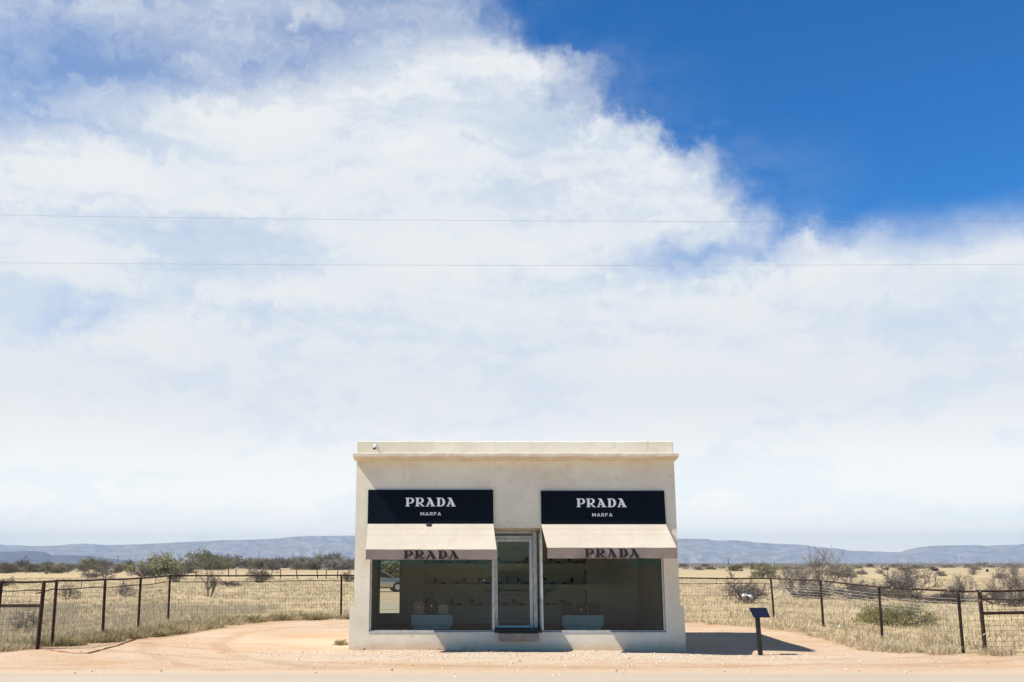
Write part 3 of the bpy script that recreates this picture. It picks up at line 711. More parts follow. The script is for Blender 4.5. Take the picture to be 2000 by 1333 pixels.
def awning(wx0, wx1, fx0, fx1, py_w, py_f, py_b, tx0, tx1, label, seed):
    """wx: px at the wall, fx: px at the front edge"""
    pr = 1.10
    a0, a1 = X(wx0, -0.03, 1024), X(wx1, -0.03, 1024)
    b0, b1 = X(fx0, -pr, 1074), X(fx1, -pr, 1074)
    zw, zf, zb = Z(py_w, -0.03), Z(py_f, -pr), Z(py_b, -pr)
    t = thing('awning', label, 'awning', ((a0 + a1) / 2, -pr / 2, zb), 'fabric awnings over the shop windows')
    n, k_ = 36, 10; vs = []; fs = []
    for lay in (0, 1):
        for j in range(k_ + 1):
            v = j / k_
            for i in range(n + 1):
                u = i / n
                x = (a0 + (a1 - a0) * u) * (1 - v) + (b0 + (b1 - b0) * u) * v
                z = zw + (zf - zw) * v - 0.014 * math.sin(math.pi * v) * (0.6 + 0.5 * math.sin(u * 9 + seed)) - 0.002 * (1 + math.sin(u * 23 + seed * 3)) * v - (0.02 * lay)
                vs.append((x, -0.03 - (pr - 0.03) * v, z))
    N = (n + 1) * (k_ + 1)
    for j in range(k_):
        for i in range(n):
            a = j * (n + 1) + i; fs.append((a, a + n + 1, a + n + 2, a + 1)); a += N; fs.append((a + 1, a + n + 2, a + n + 1, a))
    for i in range(n):
        fs.append((i + 1, i, i + N, i + 1 + N)[::-1]); a = k_ * (n + 1) + i; fs.append((a, a + 1, a + 1 + N, a + N)[::-1])
    for j in range(k_):
        a = j * (n + 1); fs.append((a, a + n + 1, a + n + 1 + N, a + N)[::-1]); a += n; fs.append((a, a + n + 1, a + n + 1 + N, a + N))
    c = MB(); c.add(vs, fs); c.build('canopy', M['fabric'], t)
    # valance hanging from the front bar
    v = MB(); vs = []; fs = []
    for i in range(n + 1):
        u = i / n; x = b0 + (b1 - b0) * u; wv = 0.006 * math.sin(u * 17 + seed) + 0.004 * math.sin(u * 41 + seed)
        zt = zf - 0.002 * (1 + math.sin(u * 23 + seed * 3)) + 0.001
        vs += [(x, -pr - 0.004, zt), (x, -pr - 0.004 + wv + 0.02, zb + 0.3 * wv), (x, -pr + 0.006 + wv + 0.02, zb + 0.3 * wv), (x, -pr + 0.006, zt)]
    for i in range(n):
        for q in range(4): a = i * 4; fs.append((a + q, a + 4 + q, a + 4 + (q + 1) % 4, a + (q + 1) % 4)[::-1])
    fs.append((0, 1, 2, 3)[::-1]); fs.append(tuple(n * 4 + q for q in range(4)))
    v.add(vs, fs); va = v.build('valance', M['fabric_v'], t)
    lx0, lx1 = X(tx0, -pr - 0.015, 1083), X(tx1, -pr - 0.015, 1083)
    lz0 = Z(py_b - 1.4, -pr - 0.015); lz1 = Z(py_f + 2.2, -pr - 0.015)
    lettering('PRADA', LP, lx0, lz0, lx1 - lx0, lz1 - lz0, -pr - 0.010, M['letter_b'], va, 0.19, depth=0.002)
    f = MB()
    f.tube([(b0 + 0.02, -pr + 0.025, zf - 0.035), (b1 - 0.02, -pr + 0.025, zf - 0.035)], 0.014, 8)
    for q in (0.01, 0.5, 0.99):
        xa = a0 + (a1 - a0) * q; xb = b0 + (b1 - b0) * q
        f.tube([(xa, -0.03, zw - 0.05), (xb, -pr + 0.03, zf - 0.04)], 0.012, 8)
    f.tube([(a0 + 0.02, -0.025, zw - 0.05), (a1 - 0.02, -0.025, zw - 0.05)], 0.014, 8)
    f.build('frame', M['alu_dark'], t)
    return t
awning(718.5, 963.5, 714.5, 970, 1023, 1073.5, 1093.5, 788.5, 896.5, 'cream fabric awning over the left shop window, beside the door', 1.0)
awning(1057.5, 1300.5, 1069, 1322, 1024, 1070, 1091, 1142.5, 1249.5, 'cream fabric awning over the right shop window, reaching the wall end', 2.3)

def shop_sign(px0, px1, px1b, py0, py1, t0, t1, m0, m1, label):
    x0, x1 = X(px0, -0.05, 990), X(px1, -0.05, 990); z0, z1 = Z(py1, -0.05), Z(py0, -0.05); x1b = X(px1b, -0.05, 1020)
    s = MB(); s.hexa([(x0, -0.05, z0), (x1b, -0.05, z0), (x1b, -0.001, z0), (x0, -0.001, z0), (x0, -0.05, z1), (x1, -0.05, z1), (x1, -0.001, z1), (x0, -0.001, z1)])
    t = thing('shop_sign', label, 'sign', ((x0 + x1) / 2, -0.02, z0), 'dark shop signs on the front wall')
    s.build('panel', M['navy'], t, bevel=0.006)
    lx0, lx1 = X(t0, -0.055), X(t1, -0.055)
    lettering('PRADA', LP, lx0, Z((py0 + py1) / 2 - 0.5, -0.055), lx1 - lx0, Z(py0 + 15, -0.055) - Z(py0 + 32, -0.055), -0.053, M['letter_w'], t, 0.14)
    lx0, lx1 = X(m0, -0.055), X(m1, -0.055)
    lettering('MARFA', SP, lx0, Z(py0 + 50.3, -0.055), lx1 - lx0, Z(py0 + 43.9, -0.055) - Z(py0 + 50.3, -0.055), -0.053, M['letter_w'], t, 0.30)
    return t
shop_sign(718.5, 963.3, 963.8, 957, 1023.2, 790.6, 890.3, 820.5, 861, 'navy sign panel with white serif lettering above the left awning, below the security camera')
shop_sign(1057, 1298.5, 1300.8, 959, 1024, 1128.6, 1227.8, 1159, 1199, 'navy sign panel with white serif lettering above the right awning')
# torn dark tab hanging over the left awning
p0, p1 = at(832.5, 1022, -0.06), at(842.5, 1029.5, -0.16)
tb = MB(); tb.hexa([(p0.x, -0.17, p1.z + 0.03), (p1.x, -0.17, p1.z), (p1.x, -0.14, p1.z), (p0.x, -0.14, p1.z + 0.03), (p0.x, -0.075, p0.z), (p1.x, -0.075, p0.z), (p1.x, -0.055, p0.z), (p0.x, -0.055, p0.z)])
tg = tb.build('loose_tab', M['alu_dark']); base(tg)
tag(tg, 'small dark loose tab resting on the left awning under the sign', 'tab')
# security camera
c0 = at(732, 873, -0.14)
sc_ = thing('security_camera', 'small white security camera on the parapet above the left sign', 'security camera', (c0.x, 0.0, c0.z))
b = MB(); a_ = Vector((-0.15, -0.55, -0.62)).normalized(); cc = Vector((c0.x, -0.13, c0.z))
b.tube([cc - a_ * 0.075, cc + a_ * 0.055], [0.036, 0.038], 14); b.build('housing', M['white_metal'], sc_, bevel=0.004)
b = MB(); b.tube([cc + a_ * 0.0555, cc + a_ * 0.075], [0.036, 0.030], 14); b.build('lens', M['black_metal'], sc_)
b = MB(); b.tube([(c0.x + 0.02, 0.019, c0.z + 0.02), (c0.x + 0.02, -0.05, c0.z + 0.02), cc - a_ * 0.05], 0.012, 8); b.tube([(c0.x + 0.02, 0.019, c0.z + 0.02), (c0.x + 0.02, 0.008, c0.z + 0.02)], 0.035, 12); b.build('bracket', M['white_metal'], sc_)
b = MB(); p_ = at(737.5, 895.5, -0.22); b.tube([(p_.x, -0.05, p_.z + 0.02), (p_.x, -0.21, p_.z), (p_.x, -0.23, p_.z - 0.01)], 0.008, 8)
o = b.build('cable_end', M['alu_dark'], sc_)

# ------------------------------------------------------------------ things inside the shop
mx0, mx1 = X(743, YB, 1150), X(781, YB, 1150); mz0, mz1 = Z(1197.5, YB), z_lint - 0.08
mi = thing('wall_mirror', 'tall narrow mirror leaning on the back wall inside the left window', 'mirror', ((mx0 + mx1) / 2, YB - 0.05, z_fl))
TILT = R(6.0)
mb = MB(); mb.box(mx0 - 0.012, mx1 + 0.012, YB - 0.03, YB - 0.008, mz0 - 0.012, mz1); mf = mb.build('frame', M['alu_dark'], mi)
mb = MB(); mb.add([(mx0, YB - 0.031, mz0), (mx1, YB - 0.031, mz0), (mx1, YB - 0.031, mz1), (mx0, YB - 0.031, mz1)], [(0, 1, 2, 3)]); mb.build('mirror_glass', M['mirror'], mi)
mi.rotation_euler = (0, 0, TILT); mi.location.y -= 0.06

def pedestal(px0, px1, pyt, Y, label):
    x0, x1 = X(px0, Y, 1210), X(px1, Y, 1210); zt = Z(pyt, Y)
    b = MB(); b.box(x0, x1, Y, Y + 0.55, z_fl + 0.09, zt); b.box(x0 + 0.05, x1 - 0.05, Y + 0.05, Y + 0.5, z_fl + 0.0015, z_fl + 0.089)
    o = b.build('display_pedestal', M['pedestal'], bevel=0.006); base(o); tag(o, label, 'pedestal', 'white pedestals behind the shop windows')
    return zt
PYD = 1.35
zt1 = pedestal(803, 884, 1201.5, PYD, 'white display pedestal behind the left window, carrying pale handbags')
zt2 = pedestal(1098, 1178.5, 1202, PYD, 'white display pedestal behind the right window, carrying dark handbags')
def handbag(px, wpx, hpx, zt, m, label, hh=0.35, clasp=True, Y=PYD + 0.25):
    c = X(px, Y, 1190); k = (Y + 25) / 2050; wd = wpx * k * 1.02; ht = hpx * k
    t = thing('handbag', label, 'handbag', (c, Y, zt), 'handbags displayed on the window pedestals')
    w2, w3, dp = wd / 2, wd / 2 * 0.86, 0.07
    b = MB(); b.hexa([(c - w2, Y - dp, zt + 0.001), (c + w2, Y - dp, zt + 0.001), (c + w2, Y + dp, zt + 0.001), (c - w2, Y + dp, zt + 0.001), (c - w3, Y - dp * 0.45, zt + ht), (c + w3, Y - dp * 0.45, zt + ht), (c + w3, Y + dp * 0.45, zt + ht), (c - w3, Y + dp * 0.45, zt + ht)])
    b.build('bag_body', m, t, bevel=0.018)
    for s in (-1, 1):
        h = MB(); rr = wd * 0.26
        h.tube([(c + rr * math.cos(a), Y + s * dp * 0.3, zt + ht - 0.01 + hh * ht * math.sin(a)) for a in [math.pi * i / 10 for i in range(11)]], 0.008, 6); h.build('handle', m, t)
    if clasp:
        h = MB(); h.box(c - 0.018, c + 0.018, Y - dp * 0.8 - 0.012, Y - dp * 0.8 + 0.02, zt + ht * 0.5, zt + ht * 0.62); h.build('clasp', M['brass'], t, bevel=0.003)
    return t
handbag(818, 22, 24, zt1, M['leather_blush'], 'blush pink handbag at the left end of the left pedestal')
handbag(843, 20, 27, zt1, M['leather_black'], 'tall black handbag in the middle of the left pedestal', 0.5, Y=PYD + 0.38)
handbag(866, 20, 19, zt1, M['leather_cream'], 'small cream handbag at the right end of the left pedestal', 0.3)
handbag(1108.5, 21, 19, zt2, M['leather_brown'], 'plain dark brown handbag at the left end of the right pedestal', 0.3, False)
handbag(1134, 23, 18, zt2, M['leather_brown'], 'dark brown handbag with brass clasp in the middle of the right pedestal', 0.25)
handbag(1160.5, 21, 18, zt2, M['leather_black'], 'black handbag with raised handle at the right end of the right pedestal', 0.45, False)

def make_shoe():
    t = thing('high_heel_shoe', 'x', 'shoe', (0, 0, 0), 'high heeled shoes along the shop shelves')
    L = 0.25
    b = MB(); secs = []
    for i in range(13):
        u = i / 12
        x = u * L
        zb_ = 0.085 * (1 - smooth01(u / 0.62)) + 0.003
        hw = 0.028 + 0.012 * math.sin(math.pi * min(1, u * 1.1)) if u < 0.9 else 0.028 * (1 - (u - 0.9) * 7)
        top = 0.062 if u < 0.08 else (0.05 - 0.038 * smooth01((u - 0.08) / 0.35) if u < 0.55 else 0.014 + 0.024 * smooth01((u - 0.55) / 0.2) * (1 - smooth01((u - 0.8) / 0.2)))
        secs.append(((x, 0, zb_ + top / 2), (0, 1, 0), (0, 0, 1), max(hw, 0.006), top / 2))
    b.loft(secs, 10); b.build('upper', M['leather_black'], t, smooth=True)
    b = MB(); b.tube([(0.018, 0, 0.09), (0.012, 0, 0.04), (0.010, 0, 0.001)], [0.020, 0.010, 0.006], 8); b.build('heel', M['leather_black'], t)
    return t
shoe0 = make_shoe(); used = [False]
def shoe(px, z, label, flip=False, Y=YB + 0.16, brown=False):
    o = shoe0 if not used[0] else copy_tree(shoe0); used[0] = True
    k = 1.28
    o.location = (X(px, Y, 1150) - (0 if flip else 0.14), Y, z + 0.001); o.rotation_euler = (0, 0, R(180) if flip else 0); o.scale = (k, k, k); o['label'] = label
    if flip: o.location.x += 0.14
for i, (px, f) in enumerate([(858, 0), (900, 1), (944, 0), (983, 1), (1020, 0), (1072, 0), (1110, 1)]):
    nm = ['first', 'second', 'third', 'fourth', 'fifth', 'sixth', 'seventh'][i]
    shoe(px, zs3, f'black high heeled shoe, {nm} from the left on the middle shelf', f)
for i, (px, f) in enumerate([(842, 0), (889, 0), (930, 0), (979, 0), (1011, 0), (1062, 0), (1090, 1)]):
    nm = ['first', 'second', 'third', 'fourth', 'fifth', 'sixth', 'seventh'][i]
    shoe(px, zs1, f'black high heeled shoe, {nm} from the left on the lowest shelf', f)
for i, (px, f) in enumerate([(870, 0), (920, 1), (981, 0), (1022, 1), (1085, 0), (1120, 0)]):
    nm = ['first', 'second', 'third', 'fourth', 'fifth', 'sixth'][i]
    shoe(px, zs5, f'black high heeled shoe, {nm} from the left on the top shelf', f)

# ------------------------------------------------------------------ information plaque right of the shop
pb = gd(1486, 1283, -0.10)
pk = thing('plaque_stand', 'slanted dark blue plaque on a black post, standing in the building shadow', 'plaque', (pb.x, pb.y, gh(pb.x, pb.y)))
kx = (pb.y + 25) / 2050
zt = at(1484, 1201, pb.y).z
b = MB(); b.hexa([(pb.x - .046, pb.y - .04, gh(pb.x, pb.y) - 0.2), (pb.x + .046, pb.y - .04, gh(pb.x, pb.y) - 0.2), (pb.x + .046, pb.y + .04, gh(pb.x, pb.y) - 0.2), (pb.x - .046, pb.y + .04, gh(pb.x, pb.y) - 0.2),
        (pb.x - .046 - .03, pb.y - .04, zt), (pb.x + .046 - .03, pb.y - .04, zt), (pb.x + .046 - .03, pb.y + .04, zt + .02), (pb.x - .046 - .03, pb.y + .04, zt + .02)])
b.build('post', M['black_metal'], pk, bevel=0.004)
q = [at(1471.5, 1205, pb.y - 0.14), at(1504.5, 1205, pb.y - 0.14), at(1496.5, 1187.2, pb.y + 0.18), at(1463.2, 1187.2, pb.y + 0.18)]
nrm = (q[1] - q[0]).cross(q[3] - q[0]).normalized()
b = MB(); b.hexa([p - nrm * 0.018 for p in q] + list(q)); 
M['plaque'] = simple('plaque_enamel', (0.005, 0.009, 0.026), (0.007, 0.013, 0.036), 9, 0.7, 0.15)
b.build('plaque', M['plaque'], pk, bevel=0.003)

# ------------------------------------------------------------------ pipe and wire fences
HT = 1.50
def P_at(tx, ty, bx):
    ht = 1.51 if tx < 1000 else 1.40
    t = gd(tx, ty, ht); t.z = ht + gh(t.x, t.y)
    b = at(bx, 1200, t.y); b.z = gh(b.x, t.y) ; b.x = at(bx, 1240 if t.y < 6 else 1205, t.y).x
    return (b, t)
def lerp(a, b, k): return a.lerp(b, k)
def mesh_panel(a, b, z0, z1, step=0.11, r=0.0026, m='wire', parent=None, mb=None):
    """woven wire between two posts a=(base,top), b=(base,top)"""
    o = mb or MB(); L = (b[0] - a[0]).length; n = max(2, int(L / step))
    for i in range(1, n):
        k = i / n; p = lerp(a[0], b[0], k); t = lerp(a[1], b[1], k); g = gh(p.x, p.y)
        d = (t - p) / HT; o.tube([p + d * (z0), p + d * z1], r, 3, False)
    nz = int((z1 - z0) / step)
    for j in range(nz + 1):
        z = z0 + (z1 - z0) * j / nz; pts = []
        for i in range(5):
            k = i / 4; p = lerp(a[0], b[0], k); t = lerp(a[1], b[1], k); pts.append(p + (t - p) / HT * (z + (0 if j == nz else 0.006 * math.sin(i * 2 + j))))
        o.tube(pts, r, 3, False)
    return o
def build_fence(label, posts, seconds, mesh_seg, braces, posts_m, cat='fence', group=None, rp=0.036, skip_posts=(), extra=None):
    base_p = posts[0][0]
    t = thing('pipe_fence', label, cat, (base_p.x, base_p.y, 0), group)
    for i, (b, tp) in enumerate(posts):
        if i in skip_posts: continue
        mb = MB(); b2 = b.copy(); b2.z -= 0.35
        mb.tube([b2, tp], rp * (1.25 if i in braces else 1.0), 10); mb.tube([tp + Vector((0, 0, 0.0)), tp + Vector((0, 0, 0.012))], [rp * 1.25 if i in braces else rp, rp * 0.7], 10)
        mb.build('post', M[posts_m.get(i, 'rust')], t, smooth=False)
    top = MB()
    for (a, b) in zip(posts[:-1], posts[1:]):
        pts = []
        for k in range(7):
            p = lerp(a[1], b[1], k / 6); p.z += -0.012 * math.sin(math.pi * k / 6); pts.append(p)
        top.tube(pts, 0.024, 8)
    top.build('top_rail', M['peel' if extra == 'peel' else 'rust'], t)
    sec = MB()
    for i in seconds:
        a, b = posts[i], posts[i + 1]; pts = []
        for k in range(7):
            p = lerp(a[1], b[1], k / 6); q = lerp(a[0], b[0], k / 6); p = p + (q - p).normalized() * (0.20 + 0.015 * math.sin(k)); pts.append(p)
        sec.tube(pts, 0.013, 6)
        L = (b[0] - a[0]).length
        if L > 2.5:
            nt = max(1, int(L / 5))
            for q in range(nt):
                k = (q + 0.5) / nt; p = lerp(a[1], b[1], k); p2 = lerp(a[1], b[1], k - 0.02); w_ = lerp(a[0], b[0], k - 0.02); p2 = p2 + (w_ - p2).normalized() * 0.2
                tie = MB(); tie.tube([p, p2], 0.010, 5); tie.build('rail_tie', M['rust'], t)
    if sec.v: sec.build('second_rail', M['rust'], t)
    for (a_i, kind) in mesh_seg:
        a, b = posts[a_i], posts[a_i + 1]
        if kind == 'mesh': mesh_panel(a, b, 0.04, HT - 0.2).build('wire_mesh', M['wire'], t)
        elif kind == 'brace':
            mesh_panel(a, b, 0.04, HT - 0.2, 0.125, 0.0040).build('wire_mesh', M['wire'], t)
            mb = MB(); mb.tube([lerp(a[0], a[1], 0.645), lerp(b[0], b[1], 0.645)], 0.033, 8); mb.build('brace_rail', M['rust'], t)
        elif kind == 'strands':
            mb = mesh_panel(a, b, 0.04, HT - 0.42, 0.14, 0.0022)
            mb.build('wire_mesh', M['wire'], t)
            mb = MB()
            for z in (HT - 0.20, HT - 0.29, HT - 0.38, HT - 0.47, HT - 0.56):
                pts = [lerp(lerp(a[0], a[1], z / HT), lerp(b[0], b[1], z / HT), k / 4) - Vector((0, 0, 0.012 * math.sin(math.pi * k / 4))) for k in range(5)]
                mb.tube(pts, 0.0045, 4, False)
            mb.build('wire_strand', M['pale_wire'], t)
    return t
Pm1 = P_at(-90, 1138.5, -104); P0 = P_at(5, 1138, -8); P1 = P_at(86, 1138, 74.5); P2 = P_at(110.5, 1137, 103)
P3 = P_at(205.5, 1133, 201); P4 = P_at(275, 1130, 271); P5 = P_at(332, 1126.5, 329)
P6 = P_at(667, 1124, 666)
R1 = P_at(1505.5, 1130, 1512); R2 = P_at(1602, 1135, 1607); R3 = P_at(1716, 1141, 1722.5); R4 = P_at(1870, 1147, 1878)
R5 = P_at(1912, 1147.5, 1921.5); R6 = P_at(1992, 1147, 2001); R7 = P_at(2100, 1147, 2112)
for q in (Pm1, P0):     # brace stands in line with its gate post
    for v, w_ in zip(q, P1): v.y = w_.y
P0[0].x, P0[1].x = P1[0].x - 0.99, P1[1].x - 0.99; Pm1[0].x, Pm1[1].x = P1[0].x - 3.4, P1[1].x - 3.4
for q in (R6, R7):
    for v, w_ in zip(q, R5): v.y = w_.y
def setz(q): q[0].z = gh(q[0].x, q[0].y); q[1].z = q[0].z + HT
hb = []
for k in range(1, 4):
    a = P6[0].lerp(R1[0], k / 4); b = P6[1].lerp(R1[1], k / 4); hb.append((a, b))
lf = build_fence('dark pipe fence with H shaped brace running back along the left side of the lot', [Pm1, P0, P1, P2, P3, P4, P5], [0, 1, 2, 3, 4, 5],
            [(0, 'mesh'), (1, 'brace'), (2, 'mesh'), (3, 'mesh'), (4, 'mesh'), (5, 'mesh')], {1, 2}, {}, group='rusty pipe fences around the lot')
bf = build_fence('straight level pipe fence passing behind the shop, wire mesh below two rails', [(P5[0], P5[1]), P6] + hb + [R1], [0, 1, 2, 3, 4],
            [(0, 'mesh'), (1, 'mesh'), (2, 'mesh'), (3, 'mesh'), (4, 'mesh')], set(), {}, group='rusty pipe fences around the lot', skip_posts=(0,))
rfn = build_fence('rusty pipe fence with leaning posts running back along the right side of the lot', [R7, R6, R5, R4, R3, R2, (R1[0], R1[1])], [0, 1, 3],
            [(0, 'mesh'), (1, 'brace'), (2, 'strands'), (3, 'strands'), (4, 'strands'), (5, 'strands')], {1, 2}, {1: 'peel', 2: 'peel'}, group='rusty pipe fences around the lot', skip_posts=(6,), extra='peel')
# bolt on left brace post, foot bracket of right gate post
mb = MB(); p = lerp(P1[0], P1[1], 0.83); mb.tube([p + Vector((-0.16, 0, -0.01)), p + Vector((-0.03, 0, 0.02))], 0.014, 6); mb.build('latch', M['rust'], lf)
mb = MB(); p = R5[0]; mb.tube([p + Vector((0.02, 0, 0.02)), p + Vector((0.15, 0.05, 0.05)), p + Vector((0.17, 0.05, 0.09))], 0.016, 6); mb.build('foot_bracket', M['rust'], rfn)

# ------------------------------------------------------------------ old post-and-wire fence in the field
t = thing('wire_fence', 'old wooden post and wire fence crossing the field beyond the left fence', 'fence', tuple(gd(400, 1128)))
tops = []
for bx, by, tx, ty in [(49, 1123, 55, 1106), (133, 1122, 133, 1112), (216, 1125, 220, 1106), (300, 1126, 301, 1113), (383, 1128, 383, 1115), (447, 1128, 446, 1112), (462, 1128, 461, 1111), (548, 1130, 548, 1112), (581, 1131, 579, 1110), (621, 1131, 619, 1112), (637, 1131, 638, 1112), (659, 1131, 660, 1112), (706, 1131, 706, 1113)]:
    b = gd(bx, by); b.z = gh(b.x, b.y); p = at(tx, ty, b.y); b.z -= 0.2
    mb = MB(); mid = b.lerp(p, 0.55) + Vector((0.03 * random.uniform(-1, 1), 0, 0)); mb.tube([b, mid, p], [0.085, 0.075, 0.06], 6); mb.build('post', M['wood'], t); tops.append((b, p))
mb = MB()
for (a, b), (c, d) in zip(tops[:-1], tops[1:]):
    for k in (0.9, 0.7, 0.5): mb.tube([a.lerp(b, k), c.lerp(d, k)], 0.008, 3, False)
mb.build('wire', M['wire'], t)

# ------------------------------------------------------------------ utility poles, overhead cables
def upole(px, pyt, pyb, label, arm=True):
    b = gd(px, pyb); p = at(px, pyt, b.y)
    t = thing('utility_pole', label, 'utility pole', (b.x, b.y, 0), 'utility poles far off in the plain')
    mb = MB(); mb.tube([(b.x, b.y, -2), (b.x, b.y, p.z)], [0.26, 0.19], 7); mb.build('pole', M['wood'], t)
    if arm: mb = MB(); mb.box(b.x - 1.2, b.x + 1.2, b.y - 0.12, b.y + 0.12, p.z - 1.1, p.z - 0.85); mb.build('crossarm', M['wood'], t)
upole(230, 1086, 1104, 'utility pole with crossarm, leftmost, against the dark low hill')
upole(334, 1085, 1103.5, 'utility pole behind the yellow green bushes on the left', False)
upole(505, 1077, 1104.5, 'tallest utility pole, midway between left fence corner and shop', False)
upole(615, 1081, 1104, 'utility pole with crossarm nearest the left wall of the shop')
upole(1423, 1090, 1107, 'thin utility pole in the plain above the plaque, right of the shop', False)
upole(1513, 1096, 1106, 'short utility pole just behind the round olive bush on the right', False)
for name_l, pts in (('upper overhead cable crossing the sky above the shop', [(-260, 414), (0, 420.5), (500, 427.5), (1000, 431.5), (1500, 433.5), (2000, 433), (2300, 431)]),
                    ('lower overhead cable crossing the sky above the shop', [(-260, 510), (0, 513.5), (500, 517), (1000, 518.8), (1500, 518.3), (2000, 516.5), (2300, 514)])):
    P_ = [at(x, y, -2.0) for x, y in pts]; Q = []
    for i in range(len(P_) - 1):
        p0 = P_[max(i - 1, 0)]; p1 = P_[i]; p2 = P_[i + 1]; p3 = P_[min(i + 2, len(P_) - 1)]
        for k in range(6):
            u = k / 6; Q.append(0.5 * ((2 * p1) + (-p0 + p2) * u + (2 * p0 - 5 * p1 + 4 * p2 - p3) * u * u + (-p0 + 3 * p1 - 3 * p2 + p3) * u ** 3))
    Q.append(P_[-1])
    mb = MB(); mb.tube(Q, 0.0029, 6); o = mb.build('overhead_cable', M['cable']); base(o); tag(o, name_l, 'cable', 'overhead cables')

# ------------------------------------------------------------------ hills
def hills(name, pts, Y0, depth, foot_z, c1, c2, seed, step=6, cliff=0.35, label=None):
    xs = [p[0] for p in pts]; ys = [p[1] for p in pts]
    us = np.arange(xs[0], xs[-1] + 1, step); NV = 40; vs = []; fs = []
    for v_i in range(NV + 1):
        v = v_i / NV
        for u in us:
            yy = float(np.interp(u, xs, ys)) + 0.6 * gnoise(u, 0, 22, seed) + 0.35 * gnoise(u, 3, 7, seed)
            crest = at(u, yy, Y0).z
            if v <= 0.8:
                t = v / 0.8
                s_ = 0.34 * t ** 1.3 * 1.0 if t < 0.55 else None
                g = gnoise(u * 1.0, v * 120, 34, seed + 5); g2 = gnoise(u, v * 260, 13, seed + 8); g3 = abs(gnoise(u + 18 * g + 26 * v, v * 70, 22, seed + 2))
                tt = t + (0.10 * g + 0.05 * g2) * (1 - t) * min(1, t * 4) - 0.17 * g3 * (1 - t) * min(1, t * 3)
                tt = max(0, min(1, tt))
                pr = 0.50 * smooth01(tt / 0.62) + 0.14 * smooth01((tt - 0.62) / 0.12) + 0.16 * smooth01((tt - 0.74) / 0.14) + 0.20 * smooth01((tt - 0.9) / 0.1)
                pr = pr * 0.75 + 0.25 * tt
                z = foot_z + (crest - foot_z) * pr
                Yv = Y0 - depth * (1 - t)
            else:
                t = (v - 0.8) / 0.2; z = crest - (crest - foot_z) * (t * t) * 0.8 ; Yv = Y0 + depth * t
            k = (u - PX) / 2095.0
            xw = k * (Yv + 25)
            vs.append((xw, Yv, z))
    n = len(us)
    for j in range(NV):
        for i in range(n - 1): a = j * n + i; fs.append((a, a + 1, a + n + 1, a + n))
    m, T = mat(name)
    s_ = 1.0 / (Y0 * 0.012)
    n1 = T.noise(T.obj, s_, 8, 0.65); n2 = T.noise(T.obj, s_ * 6, 6, 0.7)
    c = T.mix(T.smooth(n1, 0.4, 0.62), c1, c2); c = T.mix(T.smooth(n2, 0.55, 0.7, 0, 0.5), c, tuple(q * 0.55 for q in c1))
    T.put(T.b.inputs['Base Color'], c); T.b.inputs['Roughness'].default_value = 1.0; T.b.inputs['Specular IOR Level'].default_value = 0.0
    mb = MB(); mb.add(vs, fs); o = mb.build(name, m); tag(o, kind='structure'); return o
hills('hills', [(-2600, 1082), (-1700, 1066), (-1000, 1070), (-700, 1072), (-300, 1068), (0, 1064), (60, 1067), (108, 1066.5), (135, 1063), (165, 1062), (205, 1065), (260, 1064), (330, 1060.5), (420, 1056), (500, 1054), (545, 1052), (580, 1048), (640, 1047), (690, 1046.5), (800, 1049), (1000, 1052), (1200, 1051), (1325, 1052.5), (1380, 1053), (1405, 1056), (1440, 1055.5), (1480, 1060), (1540, 1063.5), (1580, 1065), (1586, 1068), (1640, 1072), (1660, 1076), (1720, 1077.5), (1758, 1079.5), (1775, 1074), (1795, 1069.5), (1830, 1066), (1870, 1065.5), (1915, 1065), (1930, 1066.5), (1960, 1065), (1995, 1064), (2010, 1061), (2200, 1066), (2700, 1072), (3300, 1066), (4200, 1074), (5200, 1086)], 8200, 900, -6, (0.24, 0.22, 0.19), (0.38, 0.34, 0.29), 3.0, 5)
hills('low_hill', [(-600, 1085), (-200, 1080), (0, 1078.5), (30, 1078), (50, 1076.5), (84, 1078), (92, 1081), (98, 1085), (130, 1084), (165, 1086), (200, 1089), (240, 1094), (285, 1098), (300, 1100)], 5200, 500, -4, (0.10, 0.09, 0.09), (0.15, 0.13, 0.12), 8.0, 4)

# ------------------------------------------------------------------ shrubs
M['twig'] = simple('bare_twigs', (0.17, 0.14, 0.115), (0.27, 0.23, 0.19), 3, 0.9)
M['twig_dark'] = simple('dark_twigs', (0.105, 0.088, 0.078), (0.165, 0.14, 0.125), 3, 0.9)
def leafm(name, a, b):
    m, T = mat(name); g = T.node('ShaderNodeNewGeometry')
    oi = T.node('ShaderNodeObjectInfo')
    f = T.m('ADD', T.m('MULTIPLY', g.outputs['Random Per Island'], 0.7), T.m('MULTIPLY', oi.outputs['Random'], 0.3))
    T.put(T.b.inputs['Base Color'], T.mix(f, a, b)); T.b.inputs['Roughness'].default_value = 0.7
    tr = T.node('ShaderNodeBsdfTranslucent'); T.put(tr.inputs[0], T.mix(f, a, b)); mx = T.node('ShaderNodeMixShader'); mx.inputs[0].default_value = 0.25
    T.l.new(T.b.outputs[0], mx.inputs[1]); T.l.new(tr.outputs[0], mx.inputs[2]); T.l.new(mx.outputs[0], T.o.inputs['Surface'])
    return m
M['leaf_olive'] = leafm('olive_leaves', (0.18, 0.165, 0.085), (0.32, 0.295, 0.165))
M['leaf_green'] = leafm('yellow_green_leaves', (0.21, 0.195, 0.10), (0.36, 0.33, 0.18))
M['leaf_grey'] = leafm('grey_brown_leaves', (0.21, 0.18, 0.135), (0.34, 0.29, 0.22))
M['leaf_pale'] = leafm('pale_green_leaves', (0.30, 0.30, 0.12), (0.50, 0.48, 0.23))
